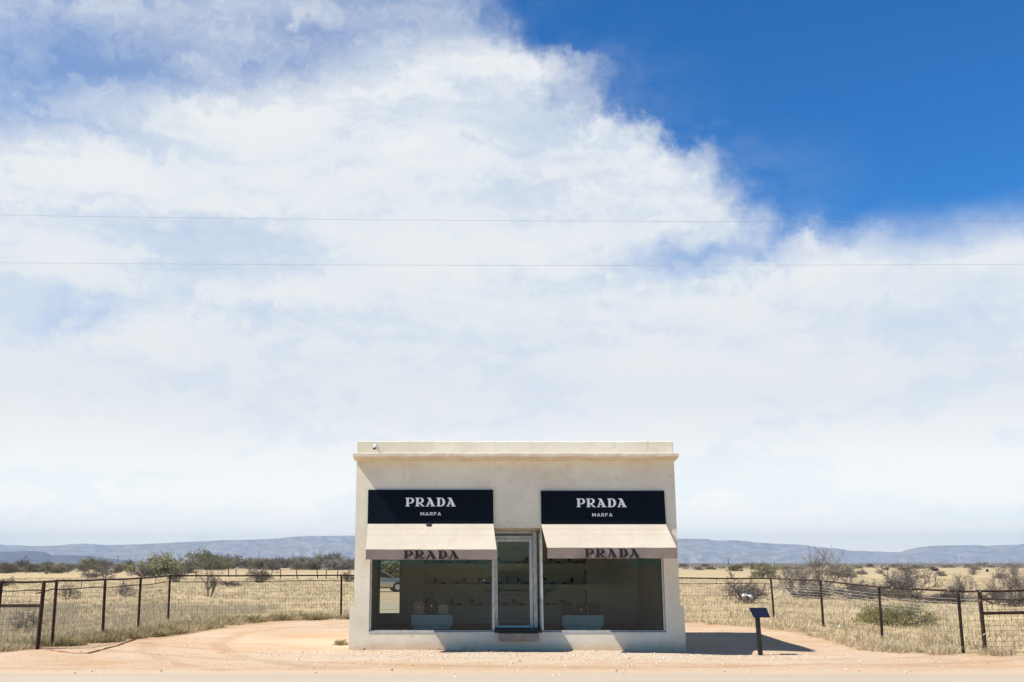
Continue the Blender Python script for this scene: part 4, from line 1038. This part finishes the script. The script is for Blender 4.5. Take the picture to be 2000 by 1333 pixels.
def shrub_proto(seed, stems, spread, lvl, twig_r, leaves, leaf_s, up=0.0, stem_r=0.02):
    rd = random.Random(seed); mb = MB(); tips = []; dome = leaf_s > 0.02; cl = []
    def grow(p, d, L, r, k):
        n = 3; pts = [p]; q = p.copy(); dd = d.copy()
        for i in range(n):
            dd = (dd + Vector((rd.gauss(0, .22), rd.gauss(0, .22), rd.gauss(0, .15) + up * 0.1))).normalized()
            q = q + dd * (L / n); q.z = max(q.z, 0.03); pts.append(q.copy())
        rs = [r * (1 - 0.5 * i / n) for i in range(n + 1)]
        mb.tube(pts, rs, 5 if k == 0 else 3, False)
        if k >= lvl:
            tips.extend([pts[1], pts[2], pts[-1]]); return
        for i in range(rd.choice((4, 4, 5)) if k else 5):
            j = rd.choice((1, 2, 3)); o_ = pts[j]
            nd = (dd + Vector((rd.gauss(0, .65), rd.gauss(0, .65), rd.gauss(0.05, .42)))).normalized()
            grow(o_.copy(), nd, L * rd.uniform(0.55, 0.8), max(rs[j] * 0.6, twig_r), k + 1)
    for s_ in range(stems):
        a = 2 * math.pi * (s_ + rd.random()) / stems; sp = spread * rd.uniform(0.4, 1.2)
        grow(Vector((0.06 * math.cos(a), 0.06 * math.sin(a), -0.02)), Vector((math.cos(a) * sp, math.sin(a) * sp, 1)).normalized(), rd.uniform(0.32, 0.5), stem_r, 0)
    if dome:
        hx = max(abs(t.x) for t in tips) * 0.85; hz = max(t.z for t in tips) * 0.72
        for i in range(80):
            a = rd.random() * 6.283; e = rd.random() ** 1.15; rr = hx * math.sqrt(rd.random()) * (1.0 - 0.4 * e)
            cl.append(Vector((rr * math.cos(a), rr * math.sin(a), 0.03 + hz * e * (1 - 0.45 * (rr / hx) ** 2))))
    lf_ = MB()
    if leaves:
        for i in range(leaves):
            t = rd.choice(tips)
            if dome and i % 2:
                q = cl[rd.randrange(len(cl))]; t = q
            c = t + Vector((rd.gauss(0, .045), rd.gauss(0, .045), rd.gauss(0, .04)))
            c.z = max(c.z, 0.03)
            a = Vector((rd.gauss(0, 1), rd.gauss(0, 1), rd.gauss(0, 1))).normalized(); b = a.orthogonal().normalized(); s_ = leaf_s * rd.uniform(0.5, 1.4)
            lf_.add([c - a * s_, c + b * s_ * 0.5, c + a * s_, c - b * s_ * 0.5], [(0, 1, 2, 3)])
    V = np.array(mb.v); lo = np.percentile(V, 1, 0); hi = np.percentile(V, 99, 0)
    sx = 1.0 / max(hi[0] - lo[0], hi[1] - lo[1]); sz = 1.0 / hi[2]
    c = (lo + hi) / 2
    for M_ in (mb, lf_): M_.v = [((v[0] - c[0]) * sx, (v[1] - c[1]) * sx, v[2] * sz) for v in M_.v]
    return mb, lf_
def make_proto(name, seed, stems, spread, lvl, twig_r, leaves, leaf_s, bm, lm, up=0.0, sr=0.02):
    b, l = shrub_proto(seed, stems, spread, lvl, twig_r, leaves, leaf_s, up, sr)
    r_ = thing(name, 'x', 'shrub')
    b.build('branches', M[bm], r_)
    if l.v: l.build('foliage', M[lm], r_)
    return r_
PR = {}
PR['bare'] = [make_proto('bare_shrub', s, 7, 0.95, 3, 0.0050, 1400, 0.012, 'twig', 'leaf_grey') for s in (1, 2)]
PR['dark'] = [make_proto('bare_shrub', s, 8, 1.15, 3, 0.0070, 2200, 0.015, 'twig_dark', 'leaf_grey') for s in (5, 6)]
PR['tree'] = [make_proto('bare_shrub', 9, 4, 0.55, 3, 0.0036, 150, 0.010, 'twig_dark', 'leaf_grey', 1.0, 0.03)]
PR['tall'] = [make_proto('bare_shrub', 14, 6, 0.6, 3, 0.0042, 900, 0.010, 'twig', 'leaf_grey', 1.2, 0.022)]
PR['olive'] = [make_proto('leafy_shrub', s, 7, 0.9, 2, 0.007, 3600, 0.028, 'twig_dark', 'leaf_olive') for s in (20, 21, 22)]
PR['green'] = [make_proto('leafy_shrub', s, 7, 0.8, 2, 0.006, 4600, 0.028, 'twig', 'leaf_green', 0.2) for s in (31, 32)]
PR['grey'] = [make_proto('leafy_shrub', s, 7, 0.9, 2, 0.007, 3200, 0.027, 'twig_dark', 'leaf_grey') for s in (41, 42)]
PR['pale'] = [make_proto('leafy_shrub', 51, 12, 1.2, 2, 0.006, 4200, 0.022, 'twig', 'leaf_pale')]
first_use = {}
rsh = random.Random(77)
def shrub(px, pyb, wpx, hpx, kind, label, group=None, var=None):
    pr = PR[kind]; o = pr[(var if var is not None else rsh.randrange(len(pr)))]
    if o.name in first_use: o = copy_tree(o)
    else: first_use[o.name] = 1
    g = gd(px, pyb); k = (g.y + 25) / 2080.0
    o.location = (g.x, g.y, gh(g.x, g.y) - 0.02); w_ = wpx * k
    o.scale = (w_, w_ * rsh.uniform(0.75, 1.0), hpx * k * 1.04); o.rotation_euler = (0, 0, rsh.uniform(-0.5, 0.5) + (math.pi if rsh.random() < 0.5 else 0))
    o['label'] = label
    if group: o['group'] = group
    elif 'group' in o: del o['group']
    return o
# singled-out shrubs, left
shrub(406, 1166, 56, 58, 'tree', 'small bare thorn tree with twisted dark trunk behind the left fence', None)
shrub(452, 1147, 52, 14, 'dark', 'low flat dark shrub just right of the small bare thorn tree')
shrub(510, 1139, 56, 32, 'dark', 'dense dark bare shrub midway between fence corner and shop')
shrub(683, 1137, 38, 22, 'dark', 'dark bare shrub half hidden by the left wall of the shop')
shrub(343, 1138, 40, 28, 'dark', 'dark bare shrub behind the left fence corner post')
shrub(314, 1127, 104, 42, 'green', 'large yellow green shrub behind the left fence, left one of two', 'large yellow green shrubs', 0)
shrub(412, 1113, 88, 32, 'green', 'large yellow green shrub in the distance, right one of two', 'large yellow green shrubs', 1)
shrub(358, 1120, 44, 30, 'grey', 'rounded grey brown shrub between the two large yellow green ones')
shrub(290, 1116, 36, 18, 'green', 'small yellow green shrub at the left foot of the large yellow green one')
shrub(458, 1112, 62, 25, 'grey', 'dark grey shrub touching the right side of the distant yellow green one')
shrub(273, 1128, 46, 22, 'dark', 'dark bare shrub left of the large yellow green shrub')
shrub(180, 1131, 44, 16, 'dark', 'low dark twiggy shrub in the dry field, above the third fence post')
shrub(207, 1131, 34, 22, 'bare', 'grey bare shrub beside the low dark twiggy one')
shrub(88, 1123, 24, 22, 'dark', 'bare shrub with a narrow foot standing alone in the left field')
shrub(42, 1111, 32, 22, 'dark', 'dark bare shrub rising above the far bushes on the left')
shrub(10, 1122, 40, 20, 'grey', 'grey brown shrub at the left edge of the picture')
shrub(8, 1146, 40, 16, 'dark', 'dark shrub behind the brace rails at the far left')
shrub(180, 1112, 48, 22, 'olive', 'olive shrub in front of the low dark hill')
shrub(135, 1170, 44, 26, 'bare', 'sparse grey shrub between the second and third left fence posts')
shrub(245, 1166, 40, 26, 'bare', 'sparse grey shrub between the third and fourth left fence posts')
shrub(52, 1235, 74, 42, 'bare', 'sparse bare shrub behind the left brace wire')
# right
shrub(1462, 1179, 90, 50, 'dark', 'round bare shrub behind the plaque with a white scrap in it')
shrub(1497, 1129, 50, 26, 'olive', 'fan shaped olive shrub above the right fence corner post')
shrub(1438, 1117, 32, 12, 'olive', 'low round olive shrub in the far plain right of the shop')
shrub(1612, 1150, 80, 74, 'tall', 'tall bare tree like shrub rising above the right fence')
shrub(1566, 1166, 104, 52, 'bare', 'grey bare shrub with spreading branches left of the tall one')
shrub(1560, 1134, 50, 26, 'bare', 'smaller grey shrub behind the spreading bare one')
shrub(1655, 1170, 96, 40, 'dark', 'dark bare shrub low behind the second right fence post')
shrub(1640, 1128, 70, 22, 'grey', 'grey brown shrub behind the tall bare one')
shrub(1738, 1173, 104, 54, 'dark', 'dark bare shrub left of the third right fence post')
shrub(1772, 1169, 120, 60, 'bare', 'wide grey bare shrub right of the third right fence post')
shrub(1800, 1178, 88, 24, 'dark', 'low dark shrub under the wide grey bare one')
shrub(1876, 1174, 66, 48, 'bare', 'bare shrub behind the fourth right fence post')
shrub(1868, 1180, 70, 26, 'dark', 'dark low shrub under the bare one by the fourth right post')
shrub(1936, 1182, 74, 40, 'dark', 'dense dark shrub behind the right brace')
shrub(1988, 1180, 80, 74, 'bare', 'tall bare shrub with fine branches at the right edge')
shrub(1990, 1186, 80, 32, 'dark', 'dark shrub low at the right edge behind the brace')
shrub(1588, 1170, 84, 30, 'dark', 'dark tangled shrub low between the first and second right fence posts')
shrub(1690, 1174, 76, 28, 'dark', 'dark low shrub just right of the second right fence post')
shrub(1846, 1180, 70, 26, 'dark', 'dark low shrub just left of the fourth right fence post')
shrub(1765, 1222, 128, 46, 'pale', 'wide pale green weed bush right of the third right fence post')
shrub(1700, 1216, 46, 22, 'pale', 'small pale green weed bush left of the third right fence post')
shrub(1796, 1266, 18, 8, 'pale', 'little green weed on the bare dirt edge by the fourth right post')
shrub(668, 1260, 26, 12, 'pale', 'straggly yellow weed at the left foot of the shop wall')
# brush across the road, showing only in the mirror
o = shrub(900, 1140, 40, 20, 'olive', 'olive shrub beyond the parked car across the road, showing in the mirror', 'shrubs beyond the road behind the camera')
o.location = (8.5, -74, 0); o.scale = (6, 5, 3.0)
o = shrub(900, 1140, 40, 20, 'grey', 'grey brown shrub beyond the parked car across the road, showing in the mirror', 'shrubs beyond the road behind the camera')
o.location = (12.5, -78, 0); o.scale = (7, 5, 3.3)
# rows too far to tell one from another
gl = 'far shrubs in the row beyond the left field'
for i in range(34):
    px = 485 + 215 * (i + rsh.random()) / 34; yb = 1112 + rsh.uniform(-3, 1.5)
    shrub(px, yb, rsh.uniform(26, 46), rsh.uniform(13, 20) + (6 if abs(px - 642) < 16 else 0), rsh.choice(('olive', 'grey', 'grey', 'olive', 'dark')), 'grey olive shrub in the dense far row left of the shop', gl)
gl2 = 'far shrubs scattered beyond the far left field'
for i in range(34):
    px = -10 + 300 * (i + rsh.random()) / 34; yb = rsh.choice((1110, 1113, 1117, 1120)) + rsh.uniform(-1.5, 1.5)
    shrub(px, yb, rsh.uniform(16, 34), rsh.uniform(8, 17), rsh.choice(('olive', 'grey', 'dark', 'olive')), 'olive grey shrub in the far thicket below the low dark hill', gl2)
gl3 = 'far shrubs dotting the plain on the right'
for i in range(34):
    px = 1325 + 690 * (i + rsh.random()) / 34; yb = rsh.choice((1108, 1110, 1112, 1115)) + rsh.uniform(-1.5, 1.5)
    shrub(px, yb, rsh.uniform(14, 34), rsh.uniform(4, 9), rsh.choice(('olive', 'grey', 'grey', 'dark')), 'low brown shrub dotting the flat plain right of the shop', gl3)
for i in range(12):
    px = 1500 + 500 * (i + rsh.random()) / 12; yb = 1125 + rsh.uniform(-4, 6)
    shrub(px, yb, rsh.uniform(20, 44), rsh.uniform(9, 18), rsh.choice(('bare', 'grey', 'bare')), 'brownish bare shrub in the dry field beyond the right fence', 'middle distance shrubs beyond the right fence')
for p_l in PR.values():
    for o in p_l:
        if o.name not in first_use:
            for ch in list(o.children): bpy.data.objects.remove(ch)
            bpy.data.objects.remove(o)

# very far scrub, reads as one mass
def tri_cloud(name, centers, radius_w, height, per, size, m, kind='stuff'):
    n = len(centers) * per
    c = np.repeat(centers, per, 0); w_ = np.repeat(radius_w, per); h_ = np.repeat(height, per); s_ = np.repeat(size, per)
    u = rng.normal(0, 0.42, (n, 2)); zz = rng.random(n) ** 0.8
    p = c + np.stack([u[:, 0] * w_ * (1.1 - 0.5 * zz), u[:, 1] * w_ * (1.1 - 0.5 * zz), zz * h_], 1)
    a = rng.normal(0, 1, (n, 3)); b = rng.normal(0, 1, (n, 3)); a /= np.linalg.norm(a, axis=1)[:, None]; b /= np.linalg.norm(b, axis=1)[:, None]
    V = np.stack([p, p + a * s_[:, None], p + b * s_[:, None]], 1).reshape(-1, 3)
    me = bpy.data.meshes.new(name); me.vertices.add(len(V)); me.vertices.foreach_set('co', V.ravel())
    me.loops.add(len(V)); me.loops.foreach_set('vertex_index', np.arange(len(V))); me.polygons.add(n); me.polygons.foreach_set('loop_start', np.arange(0, len(V), 3)); me.polygons.foreach_set('loop_total', np.full(n, 3)); me.update(); me.validate()
    me.materials.append(m); o = bpy.data.objects.new(name, me); col.objects.link(o); tag(o, kind=kind); return o
n = 5200
yy = 330 + 2400 * rng.random(n) ** 1.6; xx = (rng.random(n) * 1.25 - 0.62) * (yy + 25)
tri_cloud('far_scrub', np.stack([xx, yy, np.zeros(n)], 1), 1.2 + 2.2 * rng.random(n), 0.3 + 0.6 * rng.random(n), 12, 0.35 + 0.3 * rng.random(n), M['leaf_grey'])

# ------------------------------------------------------------------ grass and weeds
def grassm(name, cols):
    m, T = mat(name); g = T.node('ShaderNodeNewGeometry'); r = g.outputs['Random Per Island']
    c = cols[0]
    for i, cc in enumerate(cols[1:]): c = T.mix(T.smooth(r, (i + 0.3) / len(cols), (i + 1.3) / len(cols)), c, cc)
    big = T.noise(T.obj, 0.35, 4, 0.6); c = T.mix(T.smooth(big, 0.4, 0.65, 0, 0.35), c, tuple(q * 0.62 for q in cols[-1]))
    T.put(T.b.inputs['Base Color'], c); T.b.inputs['Roughness'].default_value = 0.8
    tr = T.node('ShaderNodeBsdfTranslucent'); T.put(tr.inputs[0], c); mx = T.node('ShaderNodeMixShader'); mx.inputs[0].default_value = 0.25
    T.l.new(T.b.outputs[0], mx.inputs[1]); T.l.new(tr.outputs[0], mx.inputs[2]); T.l.new(mx.outputs[0], T.o.inputs['Surface'])
    return m
def grass(name, xy, per, h, w_, lean, m, rad):
    """every tuft is a spray of thin bent blades"""
    k = len(xy); n = k * per
    gz = np.array([gh(a, b) for a, b in xy])
    c = np.repeat(np.column_stack([xy, gz - 0.01]), per, 0); H = np.repeat(h, per) * (0.5 + 0.7 * rng.random(n)); Wd = np.repeat(w_, per) * (0.6 + 0.8 * rng.random(n)); Rr = np.repeat(rad, per)
    ang = rng.random(n) * 2 * np.pi; rr = np.sqrt(rng.random(n)) * Rr
    b = c + np.column_stack([np.cos(ang) * rr, np.sin(ang) * rr, np.zeros(n)])
    le = lean * (0.3 + rng.random(n)); d = np.column_stack([np.cos(ang) * le, np.sin(ang) * le, np.ones(n)]); d /= np.linalg.norm(d, axis=1)[:, None]
    fa = rng.random(n) * np.pi; s_ = np.column_stack([np.cos(fa), np.sin(fa), np.zeros(n)])
    mid = b + d * (H * 0.55)[:, None]; tip = b + d * H[:, None] + np.column_stack([np.cos(ang), np.sin(ang), -0.4 * np.ones(n)]) * (H * le * 0.45)[:, None]
    V = np.stack([b - s_ * (Wd / 2)[:, None], b + s_ * (Wd / 2)[:, None], mid + s_ * (Wd * 0.38)[:, None], mid - s_ * (Wd * 0.38)[:, None], tip], 1).reshape(-1, 3)
    me = bpy.data.meshes.new(name); me.vertices.add(n * 5); me.vertices.foreach_set('co', V.ravel())
    q = np.arange(n) * 5
    li = np.stack([q, q + 1, q + 2, q + 3, q + 3, q + 2, q + 4], 1).ravel()
    me.loops.add(n * 7); me.loops.foreach_set('vertex_index', li)
    me.polygons.add(n * 2); ls = np.stack([np.arange(n) * 7, np.arange(n) * 7 + 4], 1).ravel(); lt = np.tile([4, 3], n)
    me.polygons.foreach_set('loop_start', ls); me.polygons.foreach_set('loop_total', lt); me.update(); me.validate()
    me.materials.append(m); o = bpy.data.objects.new(name, me); col.objects.link(o); tag(o, kind='stuff'); return o
def scatter(n, f):
    out = []
    while len(out) < n:
        p = f()
        if p is not None: out.append(p)
    return np.array(out)
rs = random.Random(5)
def in_view(x, y, pad=2): return abs(x - 0.02 * y) < (y + 25) * 0.56 + pad
def f_field():
    y = 1 + 110 * rs.random() ** 1.5; x = rs.uniform(-0.55, 0.62) * (y + 27)
    if not in_view(x, y): return None
    if abs(x) < 45 and y < 22 and dirt_mask(x, y) + 0.5 * gnoise(x, y, 1.6, 5.0) > -0.15: return None
    if gnoise(x, y, 2.6, 12.0) + 0.4 * gnoise(x, y, 0.8, 2.0) < rs.uniform(-0.4, 0.35): return None
    return (x, y)
G_dry = grassm('dry_grass', [(0.42, 0.31, 0.17), (0.60, 0.48, 0.29), (0.74, 0.64, 0.45)])
G_grey = grassm('grey_weeds', [(0.36, 0.31, 0.21), (0.52, 0.45, 0.32), (0.62, 0.54, 0.38)])
G_green = grassm('green_weeds', [(0.20, 0.165, 0.075), (0.35, 0.305, 0.145), (0.52, 0.42, 0.22)])
xy = scatter(17000, f_field); dist = xy[:, 1] + 25
grass('dry_grass', xy, 9, 0.12 + 0.16 * rng.random(len(xy)), 0.009 + 0.00026 * dist, 0.55, G_dry, 0.10 + 0.002 * dist)
def f_left():   # greyer weeds in the left field near the fence
    y = rs.uniform(0.5, 24); x = rs.uniform(-26, -8)
    if dirt_mask(x, y) > -0.3 or not in_view(x, y): return None
    if gnoise(x, y, 1.9, 31.0) < rs.uniform(-0.5, 0.3): return None
    return (x, y)
xy = scatter(2400, f_left); grass('grey_weeds', xy, 14, 0.20 + 0.22 * rng.random(len(xy)), np.full(len(xy), 0.010), 0.5, G_grey, np.full(len(xy), 0.13))
bl = [(-9.9, 0.4), (-9.2, 2.0), (-8.8, 3.6), (-8.4, 5.0), (-8.1, 6.6), (-7.7, 9.2), (-6.6, 12.4), (-4.4, 13.6), (0, 14.0), (4, 13.6)]
def along(poly, lo, hi):
    i = rs.randrange(len(poly) - 1); a, b = poly[i], poly[i + 1]
    k = rs.random(); x = a[0] + (b[0] - a[0]) * k; y = a[1] + (b[1] - a[1]) * k; d = Vector((b[0] - a[0], b[1] - a[1])).normalized(); o_ = rs.uniform(lo, hi)
    return (x - d.y * o_, y + d.x * o_)
def f_weed():
    p = along(bl[:9], -0.45, 0.9)
    if gnoise(p[0], p[1], 0.6, 17.0) < rs.uniform(-0.12, 0.30): return None
    return p
xy = scatter(1500, f_weed); grass('green_weeds', xy, 18, 0.08 + 0.30 * rng.random(len(xy)) ** 1.8, np.full(len(xy), 0.016), 0.9, G_green, np.full(len(xy), 0.12))
edge_line = LB[1:]
def f_edge():
    p = along(edge_line, -0.12, 1.0)
    if not in_view(*p): return None
    if gnoise(p[0], p[1], 0.7, 27.0) < rs.uniform(-0.2, 0.4): return None
    return p
xy = scatter(1700, f_edge); grass('golden_grass', xy, 12, 0.08 + 0.20 * rng.random(len(xy)), np.full(len(xy), 0.012), 0.7, G_dry, np.full(len(xy), 0.09))

# ------------------------------------------------------------------ stones and litter
def stones(name, pts, size, m, embed=0.25):
    k = len(pts); t = (1 + 5 ** .5) / 2
    iv = np.array([(-1, t, 0), (1, t, 0), (-1, -t, 0), (1, -t, 0), (0, -1, t), (0, 1, t), (0, -1, -t), (0, 1, -t), (t, 0, -1), (t, 0, 1), (-t, 0, -1), (-t, 0, 1)]) / 1.9
    ifc = np.array([(0, 11, 5), (0, 5, 1), (0, 1, 7), (0, 7, 10), (0, 10, 11), (1, 5, 9), (5, 11, 4), (11, 10, 2), (10, 7, 6), (7, 1, 8), (3, 9, 4), (3, 4, 2), (3, 2, 6), (3, 6, 8), (3, 8, 9), (4, 9, 5), (2, 4, 11), (6, 2, 10), (8, 6, 7), (9, 8, 1)])
    V = iv[None] * (1 + 0.25 * rng.normal(size=(k, 12, 1))) * size[:, None, None] * (0.6 + 0.8 * rng.random((k, 1, 3)))
    V[:, :, 2] *= 0.65
    gz = np.array([gh(a, b) for a, b in pts]); gz = np.where(pts[:, 1] < -4.8, 0.028, gz)
    V += np.column_stack([pts, gz + size * 0.02])[:, None, :]
    Fc = (ifc[None] + (np.arange(k) * 12)[:, None, None]).reshape(-1, 3)
    me = bpy.data.meshes.new(name); me.vertices.add(k * 12); me.vertices.foreach_set('co', V.ravel()); n = len(Fc)
    me.loops.add(n * 3); me.loops.foreach_set('vertex_index', Fc.ravel()); me.polygons.add(n); me.polygons.foreach_set('loop_start', np.arange(0, n * 3, 3)); me.polygons.foreach_set('loop_total', np.full(n, 3)); me.update(); me.validate()
    me.materials.append(m); o = bpy.data.objects.new(name, me); col.objects.link(o); tag(o, kind='stuff'); return o
m, T = mat('pebbles'); g = T.node('ShaderNodeNewGeometry'); r = g.outputs['Random Per Island']
c = T.mix(T.smooth(r, 0.0, 0.35), (0.38, 0.25, 0.15), (0.66, 0.53, 0.38)); c = T.mix(T.smooth(r, 0.4, 0.9), c, (0.78, 0.71, 0.60)); T.put(T.b.inputs['Base Color'], c); T.b.inputs['Roughness'].default_value = 0.9
M['pebble'] = m
def f_grav():
    x = rs.gauss(1.5, 4.0); y = -0.15 - abs(rs.gauss(0, 1.7))
    if y < -4.6 or abs(x) > 14: return None
    if x > XL - 0.1 and x < XR + 0.1 and y > -0.03: return None
    if gnoise(x, y, 0.9, 3.0) < rs.uniform(-0.7, 0.2): return None
    return (x, y)
xy = scatter(3400, f_grav); stones('pebble_gravel', xy, 0.006 + 0.021 * rng.random(len(xy)) ** 3.6, M['pebble'])
def f_loose():
    x = rs.uniform(-12, 14); y = rs.uniform(-6.2, 10)
    if XL - 0.2 < x < XR + 0.2 and -0.1 < y < BD + 0.1: return None
    if dirt_mask(x, y) < 0.1 and y > -3: return None
    return (x, y)
xy = scatter(1500, f_loose); stones('loose_stones', xy, 0.006 + 0.020 * rng.random(len(xy)) ** 4, M['pebble'])
# white scrap caught in the round shrub
p = gd(1460, 1176); c = at(1460, 1164.5, p.y - 2.7); k = (p.y + 25) / 2080
mb = MB(); secs = []
for i in range(11):
    u = i / 10; rr = 0.07 + 0.035 * math.sin(u * 9) ; rr *= (0.4 + math.sin(math.pi * min(max(u, 0.06), 0.94)) ** 0.5 * 0.7)
    secs.append(((c.x + (u - 0.5) * 20 * k, c.y + 0.05 * math.sin(u * 7), c.z + 0.04 * math.sin(u * 5)), (0, 1, 0), (0, 0, 1), rr * 1.3, rr))
mb.loft(secs, 9); o = mb.build('plastic_bag', M['plastic_bag']); base(o); tag(o, 'crumpled white plastic bag caught in the round bare shrub behind the plaque', 'plastic bag')
c = gd(1640.5, 1228); mb = MB(); mb.loft([((c.x - 0.06, c.y, 0.03), (0, 1, 0), (0, 0, 1), 0.02, 0.015), ((c.x - 0.02, c.y, 0.06), (0, 1, 0), (0, 0, 1), 0.05, 0.06), ((c.x + 0.03, c.y, 0.05), (0, 1, 0), (0, 0, 1), 0.05, 0.05), ((c.x + 0.07, c.y, 0.02), (0, 1, 0), (0, 0, 1), 0.02, 0.015)], 8)
o = mb.build('paper_scrap', M['paper']); base(o); tag(o, 'small white paper scrap on the dirt inside the right fence', 'litter')

# ------------------------------------------------------------------ black cattle resting far off on the right
def cow(px, pyb, wpx, label, rot):
    g = gd(px, pyb); k = (g.y + 25) / 2080; s = wpx * k / 2.0
    t = thing('cow', label, 'cow', (0, 0, 0), 'black cattle on the plain')
    b = MB(); Yv, Zv = (0, 1, 0), (0, 0, 1)
    b.loft([((-1.05, 0, .95), Yv, Zv, .10, .12), ((-.95, 0, .92), Yv, Zv, .30, .32), ((-.6, 0, .86), Yv, Zv, .36, .40), ((0, 0, .80), Yv, Zv, .40, .44), ((.45, 0, .84), Yv, Zv, .36, .42), ((.75, 0, .92), Yv, Zv, .26, .36), ((1.0, 0, 1.0), Yv, Zv, .17, .26), ((1.2, 0, 1.05), Yv, Zv, .13, .18), ((1.32, 0, 1.05), Yv, Zv, .14, .15), ((1.55, 0, .90), Yv, Zv, .10, .11), ((1.68, 0, .82), Yv, Zv, .07, .07)], 12)
    for x_, y_ in ((-.8, .22), (-.8, -.22), (.6, .2), (.6, -.2)): b.tube([(x_, y_, .7), (x_ + .03, y_, .38), (x_, y_, 0)], [.14, .07, .06], 7)
    b.tube([(-1.05, 0, 1.0), (-1.15, 0, .7), (-1.14, 0, .35)], [.04, .03, .05], 5)
    for s_ in (1, -1): b.tube([(1.28, .1 * s_, 1.12), (1.24, .3 * s_, 1.12)], [.03, .05], 5)
    o = b.build('body', M['cow'], t, smooth=True); t.location = (g.x, g.y, -0.12); t.rotation_euler = (0, 0, R(rot)); t.scale = (s, s, s)
cow(1771, 1117, 13, 'black cow on the plain, leftmost of three, above the third fence span', 25)
cow(1826, 1117.5, 13, 'black cow on the plain, middle one of three', 170)
cow(1928.5, 1118.5, 12, 'black cow on the plain, rightmost of three, above the right brace', 60)

# ------------------------------------------------------------------ car parked across the road (seen in the mirror)
def make_car(x, y, rz):
    t = thing('parked_car', 'silver car parked across the road, seen reflected in the shop mirror', 'car')
    paint = simple('silver_paint', (0.50, 0.52, 0.54), (0.54, 0.56, 0.58), 2, 0.28, 0.6, 0.6)
    gl = simple('car_glass', (0.02, 0.05, 0.045), (0.03, 0.06, 0.05), 2, 0.06, 0.8)
    tyre = simple('tyre_rubber', (0.02, 0.02, 0.02), (0.03, 0.03, 0.03), 5, 0.8)
    prof = [(-2.3, .35, .55), (-2.32, .40, .80), (-2.2, .42, 1.0), (-1.9, .78, 1.02)]
    b = MB(); Yv, Zv = (0, 1, 0), (0, 0, 1)
    st = [(-2.35, .42, .80, .74), (-2.25, .30, .95, .84), (-1.8, .25, 1.0, .89), (-.9, .24, 1.0, .91), (0, .24, .98, .92), (.9, .24, .95, .91), (1.3, .25, .90, .89), (1.9, .27, .82, .86), (2.2, .32, .72, .80), (2.32, .42, .62, .70)]
    vs = []; fs = []
    for x_, z0, z1, hw in st:
        r_ = .09; zm = (z0 + z1) / 2
        vs += [(x_, -hw + .1, z0), (x_, -hw, z0 + .12), (x_, -hw - .02, zm), (x_, -hw + .03, z1 - .05), (x_, -hw + .14, z1), (x_, 0, z1 + .03), (x_, hw - .14, z1), (x_, hw - .03, z1 - .05), (x_, hw + .02, zm), (x_, hw, z0 + .12), (x_, hw - .1, z0)]
    q = 11
    for i in range(len(st) - 1):
        for k in range(q): fs.append((i * q + k, (i + 1) * q + k, (i + 1) * q + (k + 1) % q, i * q + (k + 1) % q))
    fs.append(tuple(range(q))); fs.append(tuple((len(st) - 1) * q + k for k in range(q))[::-1]); b.add(vs, fs)
    b.build('body', paint, t, smooth=True)
    # cabin glass block and roof
    g = MB(); g.hexa([(-2.05, -.80, .96), (1.15, -.80, .93), (1.15, .80, .93), (-2.05, .80, .96), (-1.45, -.62, 1.42), (.25, -.62, 1.43), (.25, .62, 1.43), (-1.45, .62, 1.42)]); g.build('windows', gl, t)
    rf_ = MB(); rf_.hexa([(-1.52, -.66, 1.40), (.32, -.66, 1.41), (.32, .66, 1.41), (-1.52, .66, 1.40), (-1.30, -.56, 1.50), (.10, -.56, 1.51), (.10, .56, 1.51), (-1.30, .56, 1.50)])
    for s in (-1, 1):
        rf_.tube([(1.2, .80 * s, .93), (.75, .735 * s, 1.18), (.28, .645 * s, 1.43)], .035, 6); rf_.tube([(-.45, .81 * s, .95), (-.50, .65 * s, 1.43)], .04, 6); rf_.tube([(-2.1, .80 * s, .96), (-1.48, .64 * s, 1.42)], .06, 6)
    rf_.build('roof', paint, t, bevel=.02)
    for x_ in (-1.45, 1.42):
        for s in (-1, 1):
            w_ = MB(); w_.tube([(x_, s * .70, .33), (x_, s * .92, .33)], .33, 20); wo_ = w_.build('wheel', tyre, t)
            r_ = MB(); r_.tube([(x_, s * .915, .33), (x_, s * .93, .33)], [.21, .19], 16); r_.build('rim', paint, wo_)
    for s in (-1, 1): h_ = MB(); h_.hexa([(2.18, s * .62 - .14, .60), (2.335, s * .58 - .10, .58), (2.335, s * .58 + .10, .58), (2.18, s * .62 + .14, .60), (2.16, s * .62 - .14, .72), (2.28, s * .58 - .10, .68), (2.28, s * .58 + .10, .68), (2.16, s * .62 + .14, .72)]); h_.build('headlight', M['white_metal'], t)
    t.location = (x, y, 0.0); t.rotation_euler = (0, 0, rz)
make_car(3.6, -41.0, 0.0)

# ------------------------------------------------------------------ haze
hz = MB(); hz.box(-9600, 9600, -600, 10650, -8, 262)
ho = hz.build('haze', bpy.data.materials.new('haze_air')); tag(ho, kind='stuff')
hm = ho.data.materials[0]; hm.use_nodes = True; T = NT(hm.node_tree); T.n.clear()
pv = T.node('ShaderNodeVolumePrincipled'); pv.inputs['Color'].default_value = (0.54, 0.73, 1.0, 1); pv.inputs['Density'].default_value = 0.000108; pv.inputs['Anisotropy'].default_value = 0.0
o_ = T.node('ShaderNodeOutputMaterial'); T.l.new(pv.outputs[0], o_.inputs['Volume'])
try: hm.volume_intersection_method = 'FAST'
except Exception: pass
